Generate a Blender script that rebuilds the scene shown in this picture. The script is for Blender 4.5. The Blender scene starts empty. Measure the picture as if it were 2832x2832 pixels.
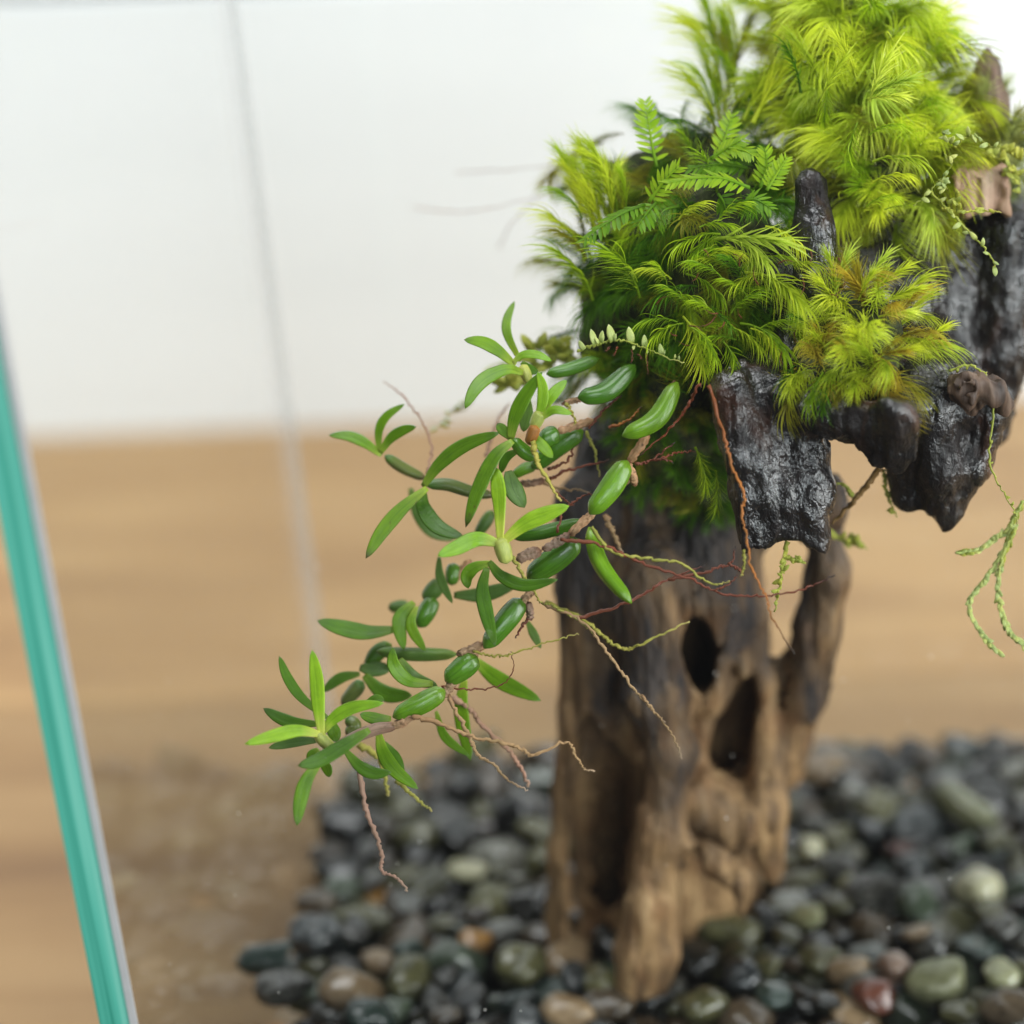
import bpy, math, random
import numpy as np
from mathutils import Vector, Matrix

random.seed(7); rng = np.random.default_rng(7)
C = bpy.context.scene.collection
S = 0.01                                   # everything below is written in centimetres

# ------------------------------------------------------------------ camera, world, lights
scene = bpy.context.scene
TH, RO, FPX = math.radians(24.0), math.radians(2.2), 5900.0
CAM = Vector((0, 0, 25.0))
Fw = Vector((0, math.cos(TH), -math.sin(TH)))
R0 = Vector((1, 0, 0)); U0 = Vector((0, math.sin(TH), math.cos(TH)))
Rt = R0 * math.cos(RO) - U0 * math.sin(RO)
Up = R0 * math.sin(RO) + U0 * math.cos(RO)
cd = bpy.data.cameras.new('camera'); cam = bpy.data.objects.new('camera', cd); C.objects.link(cam)
m = Matrix((Rt, Up, -Fw)).transposed().to_4x4(); m.translation = CAM * S
cam.matrix_world = m
cd.sensor_fit = 'HORIZONTAL'; cd.sensor_width = 24.0; cd.lens = FPX / 2832 * 24.0
cd.shift_x = -(2120 - 1416) / 2832
cd.clip_start = 0.01; cd.clip_end = 50
cd.dof.use_dof = True; cd.dof.focus_distance = 0.309; cd.dof.aperture_fstop = 4.6; cd.dof.aperture_blades = 9
scene.camera = cam
w = bpy.data.worlds.new('World'); scene.world = w; w.use_nodes = True
w.node_tree.nodes['Background'].inputs[0].default_value = (0.93, 0.97, 1.0, 1)
w.node_tree.nodes['Background'].inputs[1].default_value = 0.05


def area(name, loc, target, sx, sy, power, col):
    l = bpy.data.lights.new(name, 'AREA'); l.shape = 'RECTANGLE'; l.size = sx * S; l.size_y = sy * S
    l.energy = power; l.color = col
    o = bpy.data.objects.new(name, l); C.objects.link(o); o.location = Vector(loc) * S
    o.rotation_euler = (Vector(target) - Vector(loc)).to_track_quat('-Z', 'Y').to_euler()
    return o


area('window_light', (100, -22, 27), (-3, 34, 9), 60, 80, 16.0, (0.97, 0.985, 1.0))
area('front_window_light', (34, -80, 36), (-2, 30, 9), 52, 46, 5.5, (0.90, 0.955, 1.0))
area('overhead_fill_light', (-6, 20, 95), (-3, 36, 8), 60, 50, 7.0, (0.97, 0.985, 1.0))  # added overhead fill that lifts the table and moss tops
scene.view_settings.view_transform = 'Standard'; scene.view_settings.look = 'None'
scene.view_settings.exposure = 0.40; scene.view_settings.gamma = 1.0
scene.cycles.use_denoising = True
scene.cycles.max_bounces = 10; scene.cycles.transparent_max_bounces = 24
scene.cycles.caustics_reflective = False; scene.cycles.caustics_refractive = False
scene.cycles.sample_clamp_indirect = 6.0


# ------------------------------------------------------------------ pixel rays -> points at a real distance
def at_d(x, y, d):                         # photograph pixel (2832 wide), distance along the view axis in cm
    return CAM + d * (Fw + (x - 2120) / FPX * Rt + (1416 - y) / FPX * Up)


def at_y(x, y, Y):                         # ... where the ray meets the plane y = Y
    r = Fw + (x - 2120) / FPX * Rt + (1416 - y) / FPX * Up
    return CAM + r * (Y / r.y)


def at_z(x, y, z):
    r = Fw + (x - 2120) / FPX * Rt + (1416 - y) / FPX * Up
    return CAM + r * ((z - CAM.z) / r.z)


def depth(p): return (p - CAM).dot(Fw)


ZM = {'A': (850, 800, .31056), 'B': (1250, 850, .36232), 'C': (850, 1350, .41408), 'D': (600, 1700, .41408),
      'E': (1450, 1000, .71532), 'F': (0, 0, 1.46584), 'G': (1450, 200, .36232), 'H': (1750, 550, .46584),
      'I': (1800, 0, .41408), 'J': (2350, 50, .33643), 'K': (2500, 1000, .62112)}


def px(z, x, y):
    a, b, s = ZM[z]; return a + x * s, b + y * s


# ------------------------------------------------------------------ objects
ORI = {}; ACR = []


def thing(name, label, cat, loc, group=None):
    o = bpy.data.objects.new(name, None); C.objects.link(o); o.empty_display_size = 0.01
    o.location = Vector(loc) * S; ORI[o] = Vector(loc)
    o['label'] = label; o['category'] = cat
    if group: o['group'] = group
    return o


def mesh(name, verts, faces, mat=None, smooth=True, org=(0, 0, 0), attr=None):
    me = bpy.data.meshes.new(name)
    v = (np.asarray(verts, dtype=np.float64) - np.asarray(org)) * S
    me.from_pydata(v.tolist(), [], faces if isinstance(faces, list) else faces.tolist())
    if attr is not None:
        a = me.attributes.new('along', 'FLOAT', 'POINT'); a.data.foreach_set('value', np.asarray(attr, dtype=np.float32))
        if len(ACR) == len(v):
            a = me.attributes.new('across', 'FLOAT', 'POINT'); a.data.foreach_set('value', np.asarray(ACR, dtype=np.float32))
    if smooth: me.polygons.foreach_set('use_smooth', [True] * len(me.polygons))
    if mat: me.materials.append(mat)
    me.update(); return me


def part(name, verts, faces, mat, parent=None, smooth=True, attr=None, org=None):
    o0 = ORI[parent] if parent else Vector(org if org is not None else (0, 0, 0))
    me = mesh(name, verts, faces, mat, smooth, o0, attr)
    o = bpy.data.objects.new(name, me); C.objects.link(o)
    if parent: o.parent = parent
    else: o.location = o0 * S
    ORI[o] = o0
    return o


def inst(name, me, mat4, parent, mat=None):                 # mat4 in cm world space, mesh already in metres
    o = bpy.data.objects.new(name, me); C.objects.link(o); o.parent = parent
    mm = mat4.copy(); mm.translation = (mat4.translation - ORI[parent]) * S
    o.matrix_local = mm
    ORI[o] = Vector(mat4.translation)
    if mat:
        o.material_slots[0].link = 'OBJECT'; o.material_slots[0].material = mat
    return o


def box(x0, x1, y0, y1, z0, z1):
    v = [(x, y, z) for x in (x0, x1) for y in (y0, y1) for z in (z0, z1)]
    f = [(0, 1, 3, 2), (4, 6, 7, 5), (0, 4, 5, 1), (2, 3, 7, 6), (0, 2, 6, 4), (1, 5, 7, 3)]
    return v, f


def bev_box(x0, x1, y0, y1, z0, z1, b):
    v = []
    for z, i in ((z0, b), (z0 + b, 0), (z1 - b, 0), (z1, b)):
        for (sx, sy) in ((0, 0), (1, 0), (1, 1), (0, 1)):
            X = x1 - i if sx else x0 + i; Y = y1 - i if sy else y0 + i
            v.append((X, Y, z))
    f = [(3, 2, 1, 0), (12, 13, 14, 15)]
    for k in range(3):
        for j in range(4):
            a = k * 4 + j; c = k * 4 + (j + 1) % 4
            f.append((a, c, c + 4, a + 4))
    return v, f


def crom(pts, n):
    P = [Vector(p) for p in pts]
    if len(P) == 2: return [P[0].lerp(P[1], i / (n - 1)) for i in range(n)]
    P = [P[0] * 2 - P[1]] + P + [P[-1] * 2 - P[-2]]
    seg = len(P) - 3; out = []
    for i in range(n):
        u = i / (n - 1) * seg; k = min(int(u), seg - 1); t = u - k
        a, b, c, d = P[k:k + 4]
        out.append(0.5 * ((2 * b) + (c - a) * t + (2 * a - 5 * b + 4 * c - d) * t * t + (3 * b - a - 3 * c + d) * t ** 3))
    return out


def sweep(pts, width, n=14, seg=10, thick=1.0, nrm=None, fold=0.0, rough=0.0, ridge=0.0):
    """width(t) = half width; elliptical section; returns verts, faces, along"""
    P = crom(pts, n); V = []; A = []; F = []; ACR.clear()
    N = Vector(nrm) if nrm is not None else -Fw
    for i, p in enumerate(P):
        t = i / (n - 1)
        T = (P[min(i + 1, n - 1)] - P[max(i - 1, 0)])
        T = T.normalized() if T.length > 1e-9 else Vector((0, 0, 1))
        W = T.cross(N)
        W = W.normalized() if W.length > 1e-4 else Vector((1, 0, 0))
        M = W.cross(T).normalized()
        if M.dot(N) < 0: M = -M
        hw = max(width(t), 0.002)
        jit = 1 + rough * random.uniform(-1, 1)
        for k in range(seg):
            a = 2 * math.pi * k / seg; ca, sa = math.cos(a), math.sin(a)
            if ridge: jit = 1 + ridge * math.cos(4 * a + 1.1) + .35 * ridge * math.sin(7 * t + 2 * a)
            q = p + W * (ca * hw * jit) + M * (sa * hw * thick * jit + fold * hw * (abs(ca) ** 1.5 - .4))
            V.append(q[:]); A.append(t); ACR.append(ca)
    for i in range(n - 1):
        for k in range(seg):
            a = i * seg + k; b = i * seg + (k + 1) % seg
            F.append((a, b, b + seg, a + seg))
    V.append(P[0][:]); A.append(0.0); V.append(P[-1][:]); A.append(1.0)
    c0, c1 = len(V) - 2, len(V) - 1; ACR.extend((0, 0))
    for k in range(seg):
        F.append((c0, (k + 1) % seg, k)); F.append((c1, (n - 1) * seg + k, (n - 1) * seg + (k + 1) % seg))
    return V, F, A


# ------------------------------------------------------------------ materials
def nmat(name):
    mt = bpy.data.materials.new(name); mt.use_nodes = True
    nt = mt.node_tree; return mt, nt, nt.nodes, nt.links, nt.nodes['Principled BSDF']


def coords(nd, lk, sc=(100, 100, 100), kind='Object'):
    tc = nd.new('ShaderNodeTexCoord'); mp = nd.new('ShaderNodeMapping'); mp.inputs['Scale'].default_value = sc
    lk.new(tc.outputs[kind], mp.inputs['Vector']); return mp.outputs[0]


def noise_tex(nd, lk, vec, scale, detail=5, rough=.55, dist=0.0):
    n = nd.new('ShaderNodeTexNoise'); n.inputs['Scale'].default_value = scale; n.inputs['Detail'].default_value = detail
    n.inputs['Roughness'].default_value = rough; n.inputs['Distortion'].default_value = dist
    lk.new(vec, n.inputs['Vector']); return n.outputs['Fac']


def ramp(nd, lk, fac, stops):
    r = nd.new('ShaderNodeValToRGB'); e = r.color_ramp.elements
    while len(e) < len(stops): e.new(0.5)
    for el, (p, c) in zip(e, stops): el.position = p; el.color = (*c, 1) if len(c) == 3 else c
    lk.new(fac, r.inputs[0]); return r.outputs[0]


def mixc(nd, lk, fac, a, b, mode='MIX'):
    n = nd.new('ShaderNodeMix'); n.data_type = 'RGBA'; n.blend_type = mode
    for s, v in ((n.inputs[0], fac), (n.inputs[6], a), (n.inputs[7], b)):
        if hasattr(v, 'is_linked') or hasattr(v, 'node'): lk.new(v, s)
        elif isinstance(v, (int, float)): s.default_value = v
        else: s.default_value = (*v, 1)
    return n.outputs[2]


def math_n(nd, lk, op, a, b=0.0, clamp=False):
    n = nd.new('ShaderNodeMath'); n.operation = op; n.use_clamp = clamp
    for s, v in ((n.inputs[0], a), (n.inputs[1], b)):
        if isinstance(v, (int, float)): s.default_value = v
        else: lk.new(v, s)
    return n.outputs[0]


def bump(nd, lk, bs, h, strength, dist_cm):
    b = nd.new('ShaderNodeBump'); b.inputs['Strength'].default_value = strength; b.inputs['Distance'].default_value = dist_cm * S
    lk.new(h, b.inputs['Height']); lk.new(b.outputs[0], bs.inputs['Normal']); return b


def leaf_mat(name, base, body, tip, rough=.32, sub=.0, coat=.0, spots=0.0, spotc=(.09, .05, .02), trans=0.18):
    mt, nt, nd, lk, bs = nmat(name)
    at = nd.new('ShaderNodeAttribute'); at.attribute_name = 'along'
    col = ramp(nd, lk, at.outputs['Fac'], [(0.0, base), (0.3, body), (0.85, body), (1.0, tip)])
    v = coords(nd, lk)
    n1 = noise_tex(nd, lk, v, 3.0, 4)
    col = mixc(nd, lk, .5, col, ramp(nd, lk, n1, [(.3, (.55, .6, .5)), (.7, (1.35, 1.25, 1.3))]), 'MULTIPLY')
    ac = nd.new('ShaderNodeAttribute'); ac.attribute_name = 'across'
    cb = nd.new('ShaderNodeCombineXYZ')
    lk.new(math_n(nd, lk, 'MULTIPLY', ac.outputs['Fac'], 5.0), cb.inputs[0]); lk.new(math_n(nd, lk, 'MULTIPLY', at.outputs['Fac'], 1.4), cb.inputs[1])
    oi = nd.new('ShaderNodeObjectInfo'); lk.new(math_n(nd, lk, 'MULTIPLY', oi.outputs['Random'], 60.0), cb.inputs[2])
    vn = noise_tex(nd, lk, cb.outputs[0], 1.6, 5, .65)
    col = mixc(nd, lk, .8, col, ramp(nd, lk, vn, [(.3, (.62, .66, .6)), (.5, (1, 1, 1)), (.72, (1.28, 1.2, 1.3))]), 'MULTIPLY')
    mid_ = math_n(nd, lk, 'ABSOLUTE', ac.outputs['Fac'])
    col = mixc(nd, lk, .7, col, ramp(nd, lk, mid_, [(0, (.72, .78, .7)), (.14, (1, 1, 1)), (.8, (1, 1, 1)), (1, (1.25, 1.15, 1.2))]), 'MULTIPLY')
    col = mixc(nd, lk, .8, col, ramp(nd, lk, oi.outputs['Random'], [(0, (.72, .78, .8)), (.5, (1, 1, 1)), (1, (1.2, 1.08, .9))]), 'MULTIPLY')
    dn = noise_tex(nd, lk, v, 26, 2)
    col = mixc(nd, lk, ramp(nd, lk, dn, [(.70, (0, 0, 0)), (.78, (.35, .35, .35))]), col, (.30, .30, .16))
    if spots:
        n2 = noise_tex(nd, lk, v, 9.0, 3)
        col = mixc(nd, lk, ramp(nd, lk, n2, [(.62, (0, 0, 0)), (.72, (spots,) * 3)]), col, spotc)
    lk.new(col, bs.inputs['Base Color'])
    bs.inputs['Roughness'].default_value = rough
    bs.inputs['Specular IOR Level'].default_value = .35
    if coat: bs.inputs['Coat Weight'].default_value = coat; bs.inputs['Coat Roughness'].default_value = .12
    n3 = noise_tex(nd, lk, coords(nd, lk, (100, 100, 100)), 22, 3)
    bump(nd, lk, bs, math_n(nd, lk, 'ADD', n3, vn), .3, .025)
    if trans:
        tr = nd.new('ShaderNodeBsdfTranslucent'); lk.new(col, tr.inputs[0])
        mx = nd.new('ShaderNodeMixShader'); mx.inputs[0].default_value = trans
        lk.new(bs.outputs[0], mx.inputs[1]); lk.new(tr.outputs[0], mx.inputs[2])
        lk.new(mx.outputs[0], nd['Material Output'].inputs[0])
    return mt


M = {}
M['bright'] = leaf_mat('leaf_new', (.52, .58, .10), (.235, .44, .018), (.19, .40, .018))
M['mid'] = leaf_mat('leaf_green', (.30, .42, .04), (.125, .265, .006), (.09, .2, .012))
M['dark'] = leaf_mat('leaf_deep_green', (.12, .22, .015), (.065, .165, .006), (.06, .13, .01))
M['muted'] = leaf_mat('leaf_dull_green', (.12, .2, .03), (.09, .18, .03), (.09, .16, .025))
M['spot'] = leaf_mat('leaf_spotted', (.30, .42, .04), (.12, .245, .008), (.05, .05, .012), spots=.8)
M['bulb'] = leaf_mat('bulb_green', (.06, .14, .01), (.06, .175, .010), (.08, .2, .018), rough=.22, coat=.4, trans=.05)
M['bulbl'] = leaf_mat('bulb_light_green', (.14, .26, .02), (.11, .25, .010), (.12, .25, .018), rough=.25, coat=.3, trans=.08)
M['bulbb'] = leaf_mat('bulb_browning', (.06, .17, .02), (.11, .15, .035), (.14, .075, .04), rough=.3, coat=.2, trans=.03)
M['bark'] = leaf_mat('bulb_bark', (.20, .10, .06), (.30, .19, .13), (.22, .11, .07), rough=.45, spots=.7, trans=.0)
M['shoot'] = leaf_mat('young_shoot', (.42, .46, .10), (.46, .52, .12), (.50, .52, .18), trans=.2)
M['sheath'] = leaf_mat('dry_sheath', (.30, .13, .02), (.26, .11, .02), (.34, .19, .05), rough=.5, trans=.1, spots=.6)
M['rhiz'] = leaf_mat('rhizome_tan', (.38, .22, .11), (.36, .22, .12), (.30, .15, .08), rough=.55, spots=.9, trans=0)
M['r_org'] = leaf_mat('root_orange', (.20, .055, .02), (.42, .15, .03), (.015, .012, .01), rough=.4, trans=0)
M['r_red'] = leaf_mat('root_reddish', (.16, .045, .02), (.15, .04, .02), (.015, .012, .012), rough=.4, trans=0)
M['r_tan'] = leaf_mat('root_tan', (.30, .17, .08), (.40, .25, .12), (.42, .30, .2), rough=.6, trans=0)
M['r_pink'] = leaf_mat('root_pinkish', (.36, .22, .15), (.34, .2, .14), (.36, .25, .18), rough=.6, trans=0)
M['r_olive'] = leaf_mat('root_olive', (.26, .25, .04), (.34, .32, .06), (.42, .36, .12), rough=.55, trans=0)
M['sprig'] = leaf_mat('sprig_pale', (.40, .50, .12), (.52, .60, .20), (.62, .66, .36), rough=.35, trans=.3)
M['sprig_y'] = leaf_mat('sprig_yellow', (.38, .42, .06), (.42, .46, .07), (.5, .5, .14), rough=.5, trans=.25)
M['twig'] = leaf_mat('twig_brown', (.14, .08, .02), (.17, .10, .03), (.2, .12, .04), rough=.6, trans=0, spots=.6)


def moss_mat(name, base, body, tip, trans=.48):
    mt, nt, nd, lk, bs = nmat(name)
    at = nd.new('ShaderNodeAttribute'); at.attribute_name = 'along'
    col = ramp(nd, lk, at.outputs['Fac'], [(0.0, base), (0.35, body), (.8, body), (1.0, tip)])
    oi = nd.new('ShaderNodeObjectInfo')
    col = mixc(nd, lk, 1.0, col, ramp(nd, lk, oi.outputs['Random'], [(0, (.72, .8, .7)), (1, (1.2, 1.12, 1.1))]), 'MULTIPLY')
    lk.new(col, bs.inputs['Base Color']); bs.inputs['Roughness'].default_value = .38; bs.inputs['Specular IOR Level'].default_value = .2
    tr = nd.new('ShaderNodeBsdfTranslucent'); lk.new(col, tr.inputs[0])
    mx = nd.new('ShaderNodeMixShader'); mx.inputs[0].default_value = trans
    lk.new(bs.outputs[0], mx.inputs[1]); lk.new(tr.outputs[0], mx.inputs[2])
    lk.new(mx.outputs[0], nd['Material Output'].inputs[0])
    return mt


M['m_pale'] = moss_mat('moss_pale', (.36, .48, .03), (.76, .88, .13), (.92, .94, .58))
M['m_yel'] = moss_mat('moss_yellow_green', (.28, .37, .014), (.70, .80, .055), (.88, .92, .42))
M['m_gold'] = moss_mat('moss_golden', (.24, .16, .02), (.52, .42, .04), (.64, .55, .14))
M['m_grn'] = moss_mat('moss_green', (.16, .28, .010), (.44, .62, .022), (.76, .84, .28))
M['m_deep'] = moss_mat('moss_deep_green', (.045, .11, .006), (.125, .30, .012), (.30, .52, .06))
M['m_olive'] = moss_mat('moss_olive', (.16, .15, .012), (.36, .36, .03), (.52, .50, .12))
M['m_gry'] = moss_mat('moss_grey_green', (.22, .25, .08), (.42, .48, .16), (.66, .68, .40))
M['fern'] = moss_mat('frond_green', (.09, .2, .008), (.16, .33, .012), (.30, .46, .04))
M['fernl'] = moss_mat('frond_light', (.22, .42, .03), (.32, .50, .02), (.48, .62, .06))


def wood_mat(name, wet):
    mt, nt, nd, lk, bs = nmat(name)
    v = coords(nd, lk, (100, 100, 100)); vg = coords(nd, lk, (100, 100, 18))
    g = noise_tex(nd, lk, vg, 3.2, 8, .6, .4)
    g2 = noise_tex(nd, lk, vg, 14.0, 4, .6)
    big = noise_tex(nd, lk, coords(nd, lk, (100, 100, 45)), .75, 5, .6, .3)
    if wet:
        col = ramp(nd, lk, g, [(.25, (.003, .003, .003)), (.5, (.010, .008, .008)), (.75, (.030, .022, .020))])
        rust = ramp(nd, lk, big, [(.56, (0, 0, 0)), (.68, (.75, .75, .75))])
        col = mixc(nd, lk, rust, col, (.075, .030, .016))
        lk.new(col, bs.inputs['Base Color'])
        bs.inputs['Roughness'].default_value = .5; bs.inputs['Specular IOR Level'].default_value = .12
        cw = ramp(nd, lk, noise_tex(nd, lk, v, 1.1, 5, .6), [(.37, (.04, .04, .04)), (.53, (1, 1, 1))])
        lk.new(cw, bs.inputs['Coat Weight']); bs.inputs['Coat Roughness'].default_value = .12; bs.inputs['Coat IOR'].default_value = 1.6
        wr = noise_tex(nd, lk, coords(nd, lk, (100, 100, 70)), 11.0, 3, .5, 1.2)
        h = math_n(nd, lk, 'ADD', math_n(nd, lk, 'MULTIPLY', wr, 1.0), math_n(nd, lk, 'MULTIPLY', g2, .4))
        b = bump(nd, lk, bs, h, .8, .042)
        lk.new(b.outputs[0], bs.inputs['Coat Normal'])
    else:
        tan = ramp(nd, lk, g, [(.28, (.042, .023, .011)), (.42, (.14, .084, .042)), (.55, (.30, .18, .082)), (.72, (.50, .335, .17))])
        red = noise_tex(nd, lk, v, 1.6, 3)
        tan = mixc(nd, lk, ramp(nd, lk, red, [(.5, (0, 0, 0)), (.7, (.6, .6, .6))]), tan, (.19, .09, .035))
        ch = ramp(nd, lk, g, [(.28, (.007, .006, .006)), (.5, (.026, .021, .020)), (.75, (.105, .080, .066))])
        sx = nd.new('ShaderNodeSeparateXYZ'); lk.new(v, sx.inputs[0])
        # charring: the burnt top of the log and scattered scorch stains below it
        hgt = math_n(nd, lk, 'ADD', math_n(nd, lk, 'MULTIPLY', sx.outputs['Z'], .22), -.82)
        f = math_n(nd, lk, 'ADD', hgt, math_n(nd, lk, 'MULTIPLY', math_n(nd, lk, 'SUBTRACT', big, .5), 4.6))
        f = math_n(nd, lk, 'ADD', f, math_n(nd, lk, 'MULTIPLY', math_n(nd, lk, 'SUBTRACT', g, .5), 2.0), True)
        col = mixc(nd, lk, f, tan, ch)
        lk.new(col, bs.inputs['Base Color'])
        bs.inputs['Roughness'].default_value = .55; bs.inputs['Specular IOR Level'].default_value = .3
        h = math_n(nd, lk, 'ADD', g, math_n(nd, lk, 'MULTIPLY', g2, .5))
        bump(nd, lk, bs, h, .9, .14)
    return mt


M['wood'] = wood_mat('driftwood_dry', False); M['wet'] = wood_mat('driftwood_wet', True)


def simple_wood(name, a, b, c):
    mt, nt, nd, lk, bs = nmat(name)
    g = noise_tex(nd, lk, coords(nd, lk, (100, 100, 20)), 4.0, 7, .6, .3)
    lk.new(ramp(nd, lk, g, [(.3, a), (.5, b), (.72, c)]), bs.inputs['Base Color'])
    bs.inputs['Roughness'].default_value = .6; bump(nd, lk, bs, g, .7, .08); return mt


M['stub'] = simple_wood('cut_wood', (.16, .085, .05), (.36, .22, .14), (.52, .37, .26))
M['spike'] = simple_wood('brown_wood', (.06, .035, .025), (.15, .09, .06), (.26, .17, .12))
M['knot'] = simple_wood('knot_wood', (.018, .011, .008), (.075, .042, .026), (.19, .125, .085))


def soil_mat():
    mt, nt, nd, lk, bs = nmat('moss_soil')
    n = noise_tex(nd, lk, coords(nd, lk), 5, 6)
    lk.new(ramp(nd, lk, n, [(.35, (.012, .012, .004)), (.55, (.035, .045, .008)), (.7, (.09, .10, .015))]), bs.inputs['Base Color'])
    bs.inputs['Roughness'].default_value = .8; bump(nd, lk, bs, n, 1, .15); return mt


M['soil'] = soil_mat()


def stone_mat(name, a, b, vein=None, rough=.13):
    mt, nt, nd, lk, bs = nmat(name)
    oi = nd.new('ShaderNodeObjectInfo')
    tc = nd.new('ShaderNodeTexCoord'); ad = nd.new('ShaderNodeVectorMath'); ad.operation = 'ADD'
    cb = nd.new('ShaderNodeCombineXYZ')
    for k in range(3): lk.new(math_n(nd, lk, 'MULTIPLY', oi.outputs['Random'], 37.0 + 11 * k), cb.inputs[k])
    mp = nd.new('ShaderNodeMapping'); mp.inputs['Scale'].default_value = (100, 100, 100)
    lk.new(tc.outputs['Object'], mp.inputs[0]); lk.new(mp.outputs[0], ad.inputs[0]); lk.new(cb.outputs[0], ad.inputs[1])
    v = ad.outputs[0]
    n = noise_tex(nd, lk, v, 2.2, 6, .6, .6)
    col = ramp(nd, lk, n, [(.32, a), (.68, b)])
    sp = noise_tex(nd, lk, v, 16, 2)
    col = mixc(nd, lk, .6, col, ramp(nd, lk, sp, [(.35, (.7, .7, .7)), (.7, (1.3, 1.3, 1.3))]), 'MULTIPLY')
    if vein:
        n2 = noise_tex(nd, lk, v, 1.3, 4, .5, 1.5)
        col = mixc(nd, lk, ramp(nd, lk, n2, [(.47, (0, 0, 0)), (.5, (.8, .8, .8)), (.53, (0, 0, 0))]), col, vein)
    col = mixc(nd, lk, 1.0, col, ramp(nd, lk, oi.outputs['Random'], [(0, (.34, .34, .32)), (1, (.92, .90, .82))]), 'MULTIPLY')
    lk.new(col, bs.inputs['Base Color']); bs.inputs['Roughness'].default_value = rough
    bs.inputs['Coat Weight'].default_value = .6; bs.inputs['Coat Roughness'].default_value = .06; bs.inputs['Specular IOR Level'].default_value = .2
    bump(nd, lk, bs, sp, .12, .03); return mt


ST = {'black': stone_mat('stone_black', (.007, .0075, .007), (.024, .024, .021)),
      'charcoal': stone_mat('stone_charcoal', (.018, .018, .0165), (.048, .046, .042), (.2, .2, .19)),
      'slate': stone_mat('stone_blue_grey', (.028, .033, .037), (.062, .070, .076)),
      'olive': stone_mat('stone_olive', (.050, .050, .024), (.15, .145, .07)),
      'green': stone_mat('stone_green_grey', (0.0310, 0.0434, 0.0310), (0.0806, 0.1054, 0.0744)),
      'teal': stone_mat('stone_teal', (.022, .036, .032), (.055, .082, .074)),
      'brown': stone_mat('stone_brown', (.045, .034, .024), (.12, .09, .062)),
      'grey': stone_mat('stone_grey', (.09, .09, .085), (.24, .24, .22), (.4, .4, .38)),
      'red': stone_mat('stone_red', (.07, .024, .016), (.15, .052, .034)),
      'orange': stone_mat('stone_orange', (.42, .18, .05), (.70, .38, .11)),
      'tan': stone_mat('stone_tan', (.24, .16, .09), (.46, .33, .21)),
      'pink': stone_mat('stone_pink', (.34, .19, .14), (.54, .36, .27)),
      'pale': stone_mat('stone_pale_green', (.22, .23, .12), (.46, .47, .29)),
      'cream': stone_mat('stone_cream', (.62, .60, .38), (.85, .82, .60))}


def glass_mat():
    mt, nt, nd, lk, bs = nmat('clear_glass'); nd.remove(bs)
    t = nd.new('ShaderNodeBsdfTransparent'); t.inputs[0].default_value = (.985, .995, .99, 1)
    g = nd.new('ShaderNodeBsdfGlossy'); g.inputs['Roughness'].default_value = .0
    fr = nd.new('ShaderNodeFresnel'); fr.inputs[0].default_value = 1.5
    mx = nd.new('ShaderNodeMixShader')
    geo = nd.new('ShaderNodeNewGeometry')
    f = math_n(nd, lk, 'DIVIDE', math_n(nd, lk, 'MULTIPLY', fr.outputs[0], 2.0), math_n(nd, lk, 'ADD', fr.outputs[0], 1.0))   # both faces of the sheet
    f = math_n(nd, lk, 'MULTIPLY', f, math_n(nd, lk, 'SUBTRACT', 1.0, geo.outputs['Backfacing']))
    lk.new(f, mx.inputs[0]); lk.new(t.outputs[0], mx.inputs[1]); lk.new(g.outputs[0], mx.inputs[2])
    lk.new(mx.outputs[0], nd['Material Output'].inputs[0]); return mt


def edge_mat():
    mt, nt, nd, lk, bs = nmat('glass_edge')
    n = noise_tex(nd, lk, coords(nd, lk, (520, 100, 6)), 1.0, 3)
    col = ramp(nd, lk, n, [(.35, (.03, .24, .17)), (.5, (.09, .42, .32)), (.72, (.28, .62, .50))])  # bright and dark reflections inside the glass, painted as colour streaks
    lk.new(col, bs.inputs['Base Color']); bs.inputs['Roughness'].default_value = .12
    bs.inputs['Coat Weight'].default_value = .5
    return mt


def plain(name, c, rough=.5, trans=0.0):
    mt, nt, nd, lk, bs = nmat(name)
    n = noise_tex(nd, lk, coords(nd, lk), 4, 4)
    lk.new(mixc(nd, lk, .25, c, ramp(nd, lk, n, [(.3, (.8, .8, .8)), (.7, (1.15, 1.15, 1.15))]), 'MULTIPLY'), bs.inputs['Base Color'])
    bs.inputs['Roughness'].default_value = rough
    if trans:
        tr = nd.new('ShaderNodeBsdfTranslucent'); tr.inputs[0].default_value = (*c, 1)
        mx = nd.new('ShaderNodeMixShader'); mx.inputs[0].default_value = trans
        lk.new(bs.outputs[0], mx.inputs[1]); lk.new(tr.outputs[0], mx.inputs[2]); lk.new(mx.outputs[0], nd['Material Output'].inputs[0])
    return mt


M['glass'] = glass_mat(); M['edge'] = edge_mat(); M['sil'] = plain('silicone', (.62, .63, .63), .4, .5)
M['silb'] = plain('silicone_rear', (.88, .89, .89), .4, .6)
nt_ = M['silb'].node_tree; tp_ = nt_.nodes.new('ShaderNodeBsdfTransparent'); mx_ = nt_.nodes.new('ShaderNodeMixShader'); mx_.inputs[0].default_value = .78   # clear silicone
nt_.links.new(nt_.nodes['Material Output'].inputs[0].links[0].from_socket, mx_.inputs[1]); nt_.links.new(tp_.outputs[0], mx_.inputs[2]); nt_.links.new(mx_.outputs[0], nt_.nodes['Material Output'].inputs[0])
M['dust'] = plain('dust', (.8, .78, .7), .7)


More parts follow.
